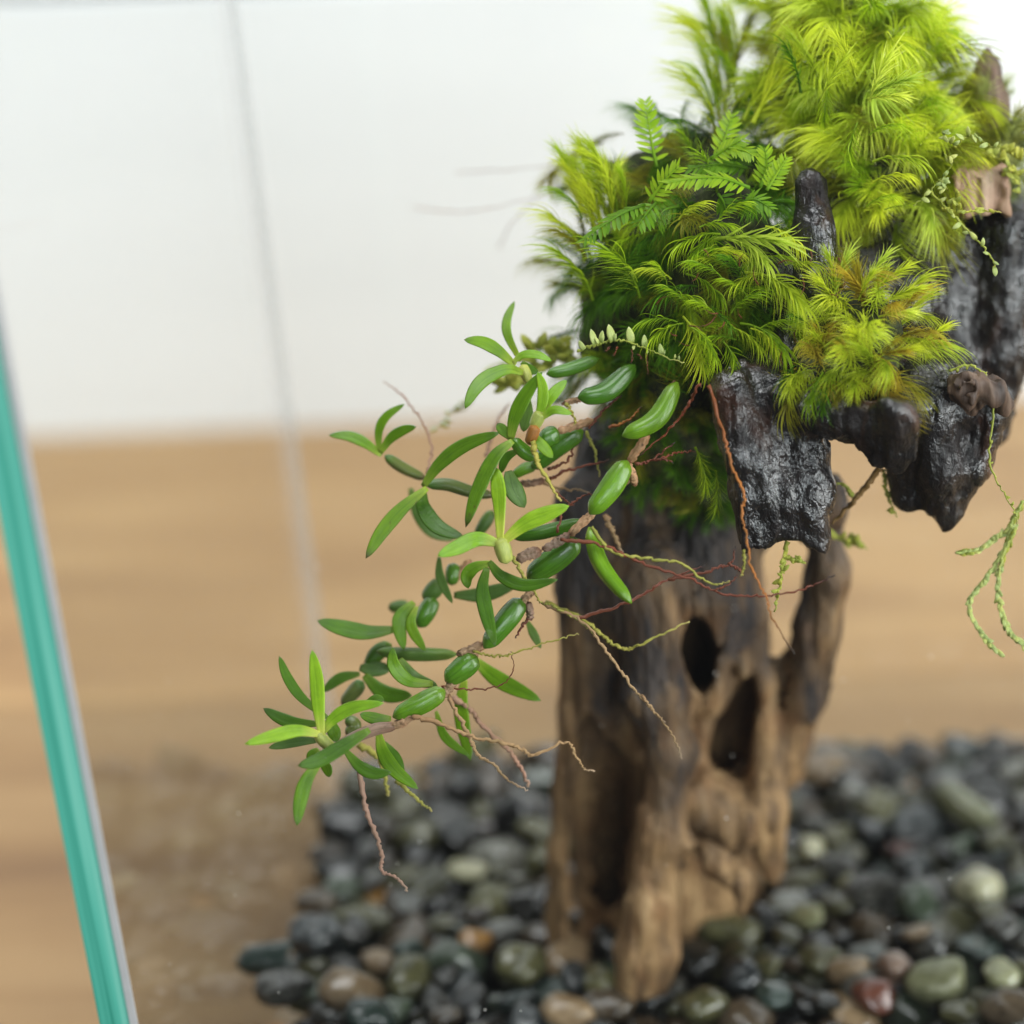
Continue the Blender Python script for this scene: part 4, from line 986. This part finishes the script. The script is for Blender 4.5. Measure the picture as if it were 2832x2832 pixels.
for a in [('E', [(715, 95), (770, 280), (800, 400), (850, 520), (840, 590), (860, 680), (875, 790), (930, 900), (960, 990), (1045, 1132)], 13, 'r_org', 30.3, 29.9),
          ('E', [(140, 690), (300, 710), (480, 790), (640, 840), (770, 900), (930, 905), (1080, 880), (1198, 825)], 13, 'r_red', 30.5, 30.2),
          ('E', [(560, 845), (740, 800), (800, 775), (815, 715)], 12, 'r_red', 30.6, 30.6), ('E', [(790, 780), (835, 810), (845, 830)], 12, 'r_red', 30.6, 30.5), ('E', [(735, 885), (790, 860), (825, 825)], 8, 'r_red', 30.3, 30.3),
          ('E', [(260, 640), (340, 735), (460, 760), (600, 780), (720, 860), (795, 850)], 15, 'r_olive', 30.5, 30.3), ('E', [(850, 730), (850, 790), (840, 830)], 12, 'r_olive', 30.2, 30.2),
          ('E', [(200, 995), (400, 930), (560, 840), (700, 790)], 15, 'r_red', 31.0, 31.0), ('E', [(80, 930), (230, 1000), (300, 1060), (390, 1110), (480, 1080), (635, 1005)], 18, 'r_olive', 31.6, 31.5),
          ('E', [(75, 938), (230, 1010), (330, 1140), (420, 1260), (460, 1305), (540, 1395), (585, 1470), (610, 1535)], 13, 'r_tan', 30.8, 30.3), ('E', [(455, 1290), (500, 1350), (545, 1395)], 11, 'r_tan', 30.5, 30.4),
          ('B', [(1890, 590), (1790, 760), (1650, 940), (1420, 1140)], 24, 'r_red', 30.3, 30.8), ('B', [(1410, 1200), (1530, 1160), (1700, 1035)], 22, 'r_red', 30.8, 30.6), ('B', [(1540, 1160), (1620, 1160), (1695, 1190)], 18, 'r_red', 30.7, 30.6),
          ('B', [(1600, 1150), (1720, 1110), (1860, 1095)], 18, 'r_red', 30.7, 31.2), ('B', [(612, 1030), (650, 1170), (740, 1340), (835, 1485)], 42, 'r_olive', 30.5, 30.3), ('B', [(1170, 1590), (1230, 1720), (1300, 1870)], 50, 'r_tan', 31.8, 31.9),
          ('B', [(720, 1320), (900, 1240), (1200, 1165)], 28, 'r_red', 31.8, 31.6), ('B', [(1020, 950), (1090, 1100), (1125, 1290)], 28, 'r_olive', 31.6, 31.7), ('B', [(740, 1240), (890, 1160), (925, 1050)], 24, 'r_red', 31.7, 31.6),
          ('B', [(1200, 910), (1330, 870), (1450, 760)], 24, 'r_org', 31.2, 31.2), ('B', [(800, 1720), (850, 1560), (980, 1450), (1090, 1420)], 22, 'r_red', 30.9, 30.9), ('B', [(800, 1420), (900, 1500), (930, 1510)], 18, 'r_red', 31.0, 31.0),
          ('B', [(690, 1330), (780, 1370), (1040, 1410)], 26, 'r_tan', 32.2, 32.0), ('B', [(1040, 920), (1180, 760), (1290, 680)], 22, 'r_red', 31.3, 31.2), ('B', [(870, 730), (930, 830), (940, 900)], 26, 'r_olive', 31.3, 31.3),
          ('C', [(700, 1520), (900, 1580), (1100, 1660), (1300, 1700), (1430, 1740), (1510, 1785), (1720, 1698), (1800, 1800), (1850, 1880), (1915, 1890)], 30, 'r_tan', 30.7, 30.4),
          ('C', [(940, 1380), (1010, 1520), (1090, 1680), (1140, 1780), (1250, 1850), (1330, 1940), (1470, 2020)], 28, 'r_tan', 31.0, 30.8), ('C', [(970, 1400), (1090, 1480), (1200, 1620), (1360, 1770), (1440, 1900), (1480, 1990)], 40, 'r_pink', 31.8, 31.9),
          ('C', [(1110, 1095), (1270, 1122), (1390, 1100), (1600, 1030), (1815, 972)], 18, 'r_olive', 30.9, 30.5), ('C', [(900, 1325), (1100, 1345), (1280, 1320), (1370, 1230), (1365, 1090)], 13, 'r_red', 31.0, 30.9),
          ('D', [(945, 960), (980, 1230), (1040, 1420), (1100, 1600), (1100, 1710), (1190, 1750), (1275, 1845)], 36, 'r_pink', 31.1, 30.7), ('D', [(1200, 1110), (1330, 1225), (1435, 1310)], 32, 'r_olive', 31.4, 31.3),
          ('D', [(950, 870), (1080, 960), (1120, 1080), (1145, 1210)], 46, 'r_olive', 32.0, 32.0), ('A', [(1070, 1640), (1105, 1420), (1040, 1200), (890, 1000), (810, 910), (680, 815)], 24, 'r_pink', 32.3, 33.0),
          ('A', [(1600, 1480), (1620, 1380), (1690, 1170), (1785, 1020)], 34, 'r_pink', 33.0, 33.4), ('C', [(1370, 460), (1440, 570), (1520, 700), (1560, 770)], 24, 'r_olive', 30.6, 30.8), ('C', [(1570, 770), (1640, 790), (1750, 850), (1870, 930), (1940, 1010)], 16, 'r_olive', 30.8, 30.7),
          ('C', [(1480, 870), (1420, 940), (1395, 1000)], 22, 'r_red', 31.0, 31.0)]:
    root(*a)

# ------------------------------------------------------------------ creeping sprigs and hanging strands
def tiny_leaf(P, ax, L, mat, par):
    ax = Vector(ax).normalized(); wd = L * .27
    v, f, a = sweep([P, P + ax * L * .5 + Vector((0, -.02, 0)), P + ax * L], lambda t: wd * (.45 + .55 * math.sin(math.pi * min(1, .15 + .75 * t))) * (1 - t ** 3) ** .5, 8, 8, .5, -Fw + Vector((random.uniform(-.6, .6), 0, random.uniform(-.3, .6))), .3)
    return part('leaflet', v, f, M[mat], par, True, a)


sp = thing('creeping_sprig', 'creeping sprig with tiny pale cupped leaves along the moss edge above the bulbs', 'moss sprig', at_d(*px('B', 1760, 420), 30.7))
root('B', [(960, 330), (1080, 290), (1180, 262), (1290, 252), (1420, 292), (1560, 350), (1770, 425)], 22, 'sprig_y', 30.9, 30.6, sp, 'stem')
for (x, y, x1, y1) in [(1010, 320, 960, 240), (1090, 280, 1055, 145), (1140, 265, 1150, 160), (1120, 275, 1090, 215), (1225, 255, 1190, 105), (1235, 255, 1255, 190), (1370, 270, 1345, 125), (1390, 285, 1380, 335), (1470, 310, 1468, 190), (1490, 325, 1495, 355), (1600, 365, 1585, 260), (1610, 365, 1630, 320), (1700, 395, 1705, 350), (1730, 410, 1735, 360)]:
    a = at_d(*px('B', x, y), 30.75); b = at_d(*px('B', x1, y1), 30.7); tiny_leaf(a, b - a, (b - a).length * .85, 'sprig', sp)
for (x, y, x1, y1) in [(1260, 300, 1230, 370), (1370, 330, 1368, 430), (1420, 360, 1450, 400), (1480, 350, 1495, 520), (1200, 300, 1170, 340)]:
    root('B', [(x, y), ((x + x1) / 2 + 5, (y + y1) / 2), (x1, y1)], 8, 'r_red', 30.8, 30.7, sp, 'rootlet')


def leafy(name, label, z, strands, d, lsz, n, w, mat, lm, base):
    t = thing(name, label, 'moss sprig', base)
    for pts in strands:
        root(z, pts, w, mat, d, d, t, 'stem')
        P = crom([at_d(*px(z, x, y), d) for x, y in pts], n + 2)
        for i in range(1, n + 1):
            tiny_leaf(P[i], Vector((random.uniform(-1, 1), random.uniform(-.6, .2), random.uniform(-.7, 1))), lsz * random.uniform(.7, 1.2), lm, t)
    return t


leafy('creeping_sprig', 'blurred yellow-green leafy sprig behind the topmost orchid leaves', 'B', [[(1000, 420), (830, 330), (700, 290), (580, 340)], [(900, 430), (780, 350), (840, 230)], [(800, 470), (650, 420), (600, 300)], [(560, 560), (480, 560), (400, 530)], [(520, 520), (470, 590), (370, 560)]], 33.0, .28, 9, 22, 'sprig_y', 'sprig_y', at_d(*px('B', 1000, 420), 33))
leafy('creeping_sprig', 'faint thin leafy sprig trailing down in front of the white wall', 'A', [[(1950, 640), (1620, 700), (1520, 900), (1400, 1060), (1280, 1100), (1200, 1190), (1100, 1270)]], 34.6, .16, 12, 16, 'sprig_y', 'sprig', at_d(*px('A', 1950, 640), 34.6))
leafy('creeping_sprig', 'leafy runner arching down over the dark slab below the crown moss', 'J', [[(640, 1400), (830, 1600), (980, 1760), (1090, 1870), (1180, 2000), (1190, 2100)]], 31.0, .13, 9, 24, 'sprig_y', 'sprig', at_d(*px('J', 640, 1400), 31))
leafy('creeping_sprig', 'short leafy runner lying across the pale broken stub', 'J', [[(760, 1560), (900, 1590), (1080, 1580), (1250, 1600)], [(900, 1600), (870, 1500), (880, 1440)]], 31.0, .13, 6, 24, 'sprig_y', 'sprig_y', at_d(*px('J', 760, 1560), 31))
leafy('creeping_sprig', 'pale sprig with bead-like leaves beside the broken stub', 'J', [[(520, 1550), (640, 1440), (720, 1360), (800, 1270), (840, 1170), (780, 1120)], [(800, 1400), (720, 1340)], [(880, 1060), (780, 980), (760, 920)], [(900, 1020), (1000, 960), (1100, 1020), (1240, 1080)]], 30.9, .13, 7, 12, 'sprig_y', 'sprig', at_d(*px('J', 520, 1550), 30.9))
leafy('creeping_sprig', 'bushy lime sprig spilling over the far side of the stub', 'J', [[(1100, 1100), (1220, 1150), (1330, 1250), (1400, 1400)], [(1150, 1080), (1300, 1100), (1420, 1180)], [(1300, 1200), (1380, 1300), (1400, 1450)]], 32.0, .17, 10, 20, 'sprig_y', 'sprig_y', at_d(*px('J', 1100, 1100), 32))
hs = leafy('hanging_strand', 'long pale moss strand draped over the knot and hanging free with two curling ends', 'K', [[(200, 40), (300, 20), (380, 80), (400, 200), (380, 430), (430, 560), (490, 660), (505, 720)]], 30.9, .07, 16, 12, 'sprig_y', 'sprig_y', at_d(*px('K', 200, 40), 30.9))
for pts in ([(530, 620), (480, 720), (440, 850), (350, 980), (290, 1080), (330, 1190), (430, 1305)], [(500, 740), (430, 900), (420, 1050), (465, 1190), (545, 1270)], [(230, 852), (330, 835), (420, 780), (480, 740)]):
    root('K', pts, 14, 'sprig', 31.6, 31.8, hs, 'strand')
    P = crom([at_d(*px('K', x, y), 31.7) for x, y in pts], 60)
    for i in range(1, 59):
        T = (P[i + 1] - P[i - 1]).normalized()
        tiny_leaf(P[i], T + Vector((random.uniform(-.6, .6), random.uniform(-.4, .4), random.uniform(-.3, .3))), .13, 'sprig' if i > 14 else 'sprig_y', hs)
st = leafy('hanging_strand', 'short yellow strand hanging under the wet lobe in front of the round opening', 'E', [[(1015, 700), (1000, 800), (985, 870), (970, 965)], [(1005, 755), (1050, 768), (1085, 775)]], 31.2, .12, 10, 18, 'sprig_y', 'sprig_y', at_d(*px('E', 1015, 700), 31.2))
tw = thing('mossy_twig', 'thin brown twig slanting down behind the wet lobe with green bits', 'twig', at_d(*px('E', 1370, 420), 31.8))
root('E', [(1380, 410), (1280, 530), (1190, 625)], 28, 'twig', 31.8, 32.2, tw, 'stem')
root('E', [(1270, 520), (1240, 480), (1200, 470)], 18, 'sprig_y', 32.0, 32.0, tw, 'side_shoot')
leafy('hanging_strand', 'green leafy strand poking out level behind the wet lobe', 'E', [[(1140, 640), (1230, 690), (1325, 722)]], 33.2, .2, 12, 20, 'sprig_y', 'sprig_y', at_d(*px('E', 1140, 640), 33.2))
leafy('hanging_strand', 'tiny green strand hanging in the notch between the two wet lobes', 'E', [[(1390, 420), (1405, 520), (1440, 600)]], 32.2, .1, 8, 14, 'sprig_y', 'sprig_y', at_d(*px('E', 1390, 420), 32.2))
for a, lb in (([(780, 392), (870, 400), (960, 385), (1080, 350)], 'faint dry strand floating level in front of the white wall'), ([(940, 470), (960, 430), (1000, 385), (1060, 350)], 'faint dry strand bent downward in front of the white wall'), ([(860, 326), (930, 322), (1010, 316), (1100, 300)], 'faint dry strand reaching out beside the highest leaves of the moss')):
    t = thing('dry_strand', lb, 'dry strand', at_d(*px('F', *a[-1]), 34.5), 'dry strands before the wall'); root('F', a, 2.0, 'r_pink', 37.0, 34.0, t, 'fibre')


# ------------------------------------------------------------------ pebbles
def ico(sub):
    t = (1 + 5 ** .5) / 2
    V = [Vector(p).normalized() for p in [(-1, t, 0), (1, t, 0), (-1, -t, 0), (1, -t, 0), (0, -1, t), (0, 1, t), (0, -1, -t), (0, 1, -t), (t, 0, -1), (t, 0, 1), (-t, 0, -1), (-t, 0, 1)]]
    F = [(0, 11, 5), (0, 5, 1), (0, 1, 7), (0, 7, 10), (0, 10, 11), (1, 5, 9), (5, 11, 4), (11, 10, 2), (10, 7, 6), (7, 1, 8), (3, 9, 4), (3, 4, 2), (3, 2, 6), (3, 6, 8), (3, 8, 9), (4, 9, 5), (2, 4, 11), (6, 2, 10), (8, 6, 7), (9, 8, 1)]
    for _ in range(sub):
        c = {}; G = []

        def md(a, b):
            k = (min(a, b), max(a, b))
            if k not in c: V.append((V[a] + V[b]).normalized()); c[k] = len(V) - 1
            return c[k]
        for (a, b, d) in F:
            x, y, z = md(a, b), md(b, d), md(d, a); G += [(a, x, z), (b, y, x), (d, z, y), (x, y, z)]
        F = G
    return np.array([v[:] for v in V]), F


def pebble_shape(sub, seed):
    V, F = ico(sub); r = np.random.default_rng(seed)
    p = r.uniform(2.1, 3.0); V = V / (np.abs(V) ** p).sum(1)[:, None] ** (1 / p)
    o = r.uniform(0, 50, 3)
    n = vnoise(V[:, 0] * 1.1 + o[0], V[:, 1] * 1.1 + o[1], V[:, 2] * 1.1 + o[2], seed)
    V = V * (1 + .20 * n)[:, None]
    for _ in range(r.integers(1, 4)):                       # worn flats
        d = r.normal(size=3); d /= np.linalg.norm(d); h = r.uniform(.62, .85); q = V @ d
        V = V - np.where(q > h, (q - h) * .8, 0)[:, None] * d
    return V, F


PV = [pebble_shape(3, 100 + i) for i in range(14)]; PL = [pebble_shape(2, 100 + i) for i in range(14)]
PM = [mesh('pebble', v, f, ST['black']) for v, f in PV]
hc = .07; gx = np.arange(TX0, TX1, hc); gy = np.arange(TY0 + GT, TY1 - GT, hc)
H = np.full((len(gx), len(gy)), .42); ID = np.full(H.shape, -1)
GX, GY = np.meshgrid(gx, gy, indexing='ij')
tc_ = [(at_z(*px('F', 1255, 1700), ZP)[0], 32.4)]
peb = []


def drop(x, y, a, b, c, yaw, commit, k=.0):
    R_ = max(a, b)
    i0, i1 = max(int((x - R_ - gx[0]) / hc), 0), int((x + R_ - gx[0]) / hc) + 2
    j0, j1 = max(int((y - R_ - gy[0]) / hc), 0), int((y + R_ - gy[0]) / hc) + 2
    X, Y = GX[i0:i1, j0:j1] - x, GY[i0:i1, j0:j1] - y
    u = (X * math.cos(yaw) + Y * math.sin(yaw)) / a; w_ = (-X * math.sin(yaw) + Y * math.cos(yaw)) / b
    q = u * u + w_ * w_; mk = q < .96
    if not mk.any(): return None
    s = np.sqrt(np.clip(1 - q, 0, 1)); hh = H[i0:i1, j0:j1]
    z = np.max(np.where(mk, hh + c * s, -9)) - .22 * c
    if commit:
        t = np.where(mk, z + c * s, -9); up = t > hh
        hh[up] = t[up]; ID[i0:i1, j0:j1][up] = len(peb)
    return z


SHAFT = [(at_y(*px('F', 1250, 1750), 32.6).x, 32.6, 1.3)]
names = list(ST); wts = {'black': 26, 'charcoal': 16, 'slate': 5, 'olive': 24, 'green': 9, 'teal': 4, 'brown': 15, 'grey': 6, 'red': .4, 'orange': .8, 'tan': 1.6, 'pink': .5, 'pale': 1.6, 'cream': .4}
i = 0
while i < 2600:
    i += 1
    sc = random.choice((.65, .8, .95, 1.0, 1.1, 1.2))
    a = random.uniform(.34, .56) * sc; b = a * random.uniform(.62, .95); c = b * random.uniform(.55, .9)
    best = None
    for _ in range(12):
        x = random.uniform(TX0 + a * .95, TX1 - a * .95); y = random.uniform(TY0 + GT + a * .95, TY1 - GT - a * .95)
        if math.hypot(x - SHAFT[0][0], y - SHAFT[0][1]) < SHAFT[0][2]: continue
        yaw = random.uniform(0, math.pi); z = drop(x, y, a, b, c, yaw, False)
        if z is not None and (best is None or z < best[0]): best = (z, x, y, yaw)
    if best is None: continue
    z, x, y, yaw = best
    if z + c > ZP + .12 + .9 * min(max((y - 34) / 4, 0), 1) * min(max((-1.5 - x) / 2, 0), 1):
        if np.mean(H) > ZP - .35 and i > 400: break
        continue
    drop(x, y, a, b, c, yaw, True)
    peb.append((x, y, z, a, b, c, yaw, random.choices(names, [wts[n] for n in names])[0], None))
# stones one can pick out: photo point, half sizes in zoom pixels, colour, label
for (fx, fy, ra, rb, yaw, mt, lb) in [
    (1845, 1680, 44, 34, -.8, 'cream', 'cream pebble with a bright face, palest stone right of the log'), (1727, 1712, 46, 34, -1.0, 'green', 'glossy green-grey egg-shaped pebble near the palest cream stone'),
    (1762, 1852, 52, 44, -.4, 'pale', 'large pale green pebble in front beside the pink one'), (1690, 1832, 38, 30, .6, 'pink', 'smooth pink pebble touching the large pale green one'),
    (1652, 1886, 44, 34, -.3, 'red', 'dark wine-red blocky pebble in front below the pink one'), (1890, 1850, 36, 30, -.2, 'pale', 'yellow-green pebble against the right hand edge of the gravel'),
    (500, 1757, 30, 26, .2, 'orange', 'bright orange pebble against the left glass'), (597, 1775, 50, 44, .6, 'slate', 'big smooth blue-grey pebble beside the orange one'),
    (500, 1812, 52, 28, -.1, 'teal', 'flat teal pebble below the bright orange one'), (895, 1783, 30, 24, .8, 'orange', 'small orange-tan pebble standing between dark stones left of the log'),
    (985, 1830, 50, 40, .7, 'olive', 'large mottled olive pebble next to the foot of the log'), (860, 1815, 52, 38, -.4, 'green', 'rounded grey-green pebble left of the large mottled olive one'),
    (775, 1850, 36, 48, .0, 'olive', 'upright olive disc pebble in the front row'), (665, 1880, 56, 42, -.3, 'tan', 'mottled tan and grey pebble in the front row'),
    (535, 1870, 54, 36, .2, 'charcoal', 'big dark brown-grey pebble at the front left of the gravel'), (700, 1925, 46, 34, .1, 'teal', 'shiny teal pebble cut off by the bottom of the picture'),
    (1135, 1860, 30, 40, .2, 'olive', 'yellow-brown pebble leaning at the toe of the log'), (1075, 1915, 50, 30, 0, 'tan', 'tan pebble in front of the toe of the log'),
    (1330, 1905, 46, 34, .5, 'olive', 'olive green pebble in front of the log arch'), (1545, 1460, 56, 36, .0, 'tan', 'large orange-brown pebble far back right of the log'),
    (1695, 1608, 26, 20, .2, 'red', 'small brick-red pebble in the middle of the right gravel'), (1655, 1530, 46, 38, .9, 'olive', 'olive pebble with a pale shining cap toward the back right'),
    (1610, 1510, 36, 28, .9, 'grey', 'light grey pebble next to the olive one with a pale cap'), (1820, 1530, 60, 30, -.9, 'pale', 'long pale sage pebble lying aslant at the back right'),
    (1530, 1605, 22, 30, .2, 'cream', 'small pale lime pebble just right of the log'), (1480, 1700, 44, 24, .4, 'grey', 'light grey oblong pebble under the right foot of the log'),
    (1650, 1690, 56, 44, -.4, 'charcoal', 'large matte charcoal pebble in the middle of the right gravel'), (1600, 1838, 36, 26, -.4, 'tan', 'khaki pebble left of the pink one'),
    (1550, 1820, 42, 30, .3, 'olive', 'grey-olive pebble beside the khaki one'), (1400, 1850, 34, 36, .9, 'slate', 'pointed blue-grey pebble in front of the log arch')]:
    p = at_z(*px('F', fx, fy), ZP - .1); pc = 1.46584 / FPX * depth(p)
    a = ra * pc; b = rb * pc * 1.05; c = min(a, b) * .85
    z = drop(p.x, p.y, a, b, c, yaw, False)
    if z is None: continue
    z = min(z, ZP - .02); drop(p.x, p.y, a, b, c, yaw, False)
    R_ = max(a, b); q = (((GX - p.x) * math.cos(yaw) + (GY - p.y) * math.sin(yaw)) / a) ** 2 + ((-(GX - p.x) * math.sin(yaw) + (GY - p.y) * math.cos(yaw)) / b) ** 2
    t = np.where(q < .96, z + c * np.sqrt(np.clip(1 - q, 0, 1)), -9); up = t > H; H[up] = t[up]; ID[up] = len(peb)
    peb.append((p.x, p.y, z, a, b, c, yaw, mt, lb))
# drop small stones that a hand placed one would run through
big = [p for p in peb if p[8]]
vis = np.bincount(ID[ID >= 0], minlength=len(peb)).astype(float)


def inframe(p):
    r = Vector(p) - CAM; d = r.dot(Fw); X = 2120 + r.dot(Rt) / d * FPX; Y = 1416 - r.dot(Up) / d * FPX
    return -60 < X < 2890 and Y < 2900


keep = []
for k, p in enumerate(peb):
    if p[8] is None:
        hit = any(((p[0] - q[0]) ** 2 + (p[1] - q[1]) ** 2) < (.55 * (q[3] + p[3])) ** 2 and abs(p[2] - q[2]) < .7 * (q[5] + p[5]) for q in big)
        if hit: continue
    sc_ = vis[k] if inframe(p[:3]) else vis[k] * .01
    keep.append((1e9 if p[8] else sc_, k))
keep.sort(reverse=True)
shown = [k for s_, k in keep if s_ > 6][:290]; rest = [k for s_, k in keep if k not in set(shown)]
CN = {'black': 'black', 'charcoal': 'charcoal', 'slate': 'blue-grey', 'olive': 'olive', 'green': 'green-grey', 'teal': 'dark teal', 'brown': 'brown', 'grey': 'light grey', 'red': 'dull red', 'orange': 'orange', 'tan': 'tan', 'pink': 'pinkish', 'pale': 'pale sage', 'cream': 'cream'}
logx, logy = SHAFT[0][0], 31.5


def where(p):
    dx, dy = p[0] - logx, p[1] - logy
    if math.hypot(dx, dy) < 3.0: return 'close against the log'
    if p[1] > TY1 - 2.2: return 'along the back glass ' + ('left' if dx < 0 else 'right') + ' of the log'
    if p[0] < TX0 + 1.3: return 'along the left glass wall'
    if p[0] > TX1 - 1.3: return 'along the right glass wall'
    if p[1] < 28.6: return 'in the near gravel ' + ('left' if dx < 0 else 'right') + ' of the log'
    return 'in the gravel ' + ('left' if dx < 0 else 'right') + ' of the log'


lab = {}
for k in shown:
    p = peb[k]
    if p[8]: continue
    r = (p[3] * p[4]) ** .5; el = p[3] / p[4]
    lab.setdefault(('tiny ' if r < .3 else 'small ' if r < .38 else 'larger ') + ('oblong ' if el > 1.35 else 'oval ' if el > 1.15 else 'roundish ') + CN[p[7]] + ' pebble ' + where(p), []).append(k)
LAB = {}
for t, ks in lab.items():
    ks.sort(key=lambda k: math.hypot(peb[k][0] - logx, peb[k][1] - logy))
    for n_, k in enumerate(ks):
        LAB[k] = t if len(ks) == 1 else t + ((', nearer the log', ', farther from it')[n_] if len(ks) == 2 else ', ' + ('first', 'second', 'third', 'fourth', 'fifth', 'sixth', 'seventh', 'eighth')[min(n_, 7)] + ' from it')
for k in shown:
    x, y, z, a, b, c, yaw, mt, lb = peb[k]
    o = bpy.data.objects.new('pebble', random.choice(PM)); C.objects.link(o)
    o.location = Vector((x, y, z)) * S
    o.rotation_euler = (random.uniform(-.35, .35), random.uniform(-.35, .35), yaw); o.scale = (a * 1.04, b * 1.04, c * 1.04)
    o.material_slots[0].link = 'OBJECT'; o.material_slots[0].material = ST[mt]
    o['label'] = lb or LAB[k]; o['category'] = 'pebble'; o['group'] = 'river pebbles in the tank'
V = []; F = []; mi = []; nb = 0; ms = list(ST)
for k in rest:
    x, y, z, a, b, c, yaw, mt, lb = peb[k]; v, f = random.choice(PL)
    e = Matrix.Rotation(yaw, 3, 'Z') @ Matrix.Rotation(random.uniform(-.3, .3), 3, 'X')
    q = (v * np.array([a, b, c]) * 1.04) @ np.array(e).T + np.array([x, y, z])
    V.append(q); F.append(np.array(f) + nb); nb += len(q); mi += [ms.index(mt)] * len(f)
if V:
    g = part('gravel', np.concatenate(V), np.concatenate(F), None, None, True)
    for n_ in ms: g.data.materials.append(ST[n_])
    g.data.polygons.foreach_set('material_index', mi)
    g['kind'] = 'stuff'; g['label'] = 'bed of small dark mixed river gravel filling the tank'; g['category'] = 'gravel'
print('pebbles', len(peb), 'shown', len(shown), 'mean H', H.mean(), 'tris', sum(len(o.data.polygons) for o in C.objects if o.type == 'MESH'))
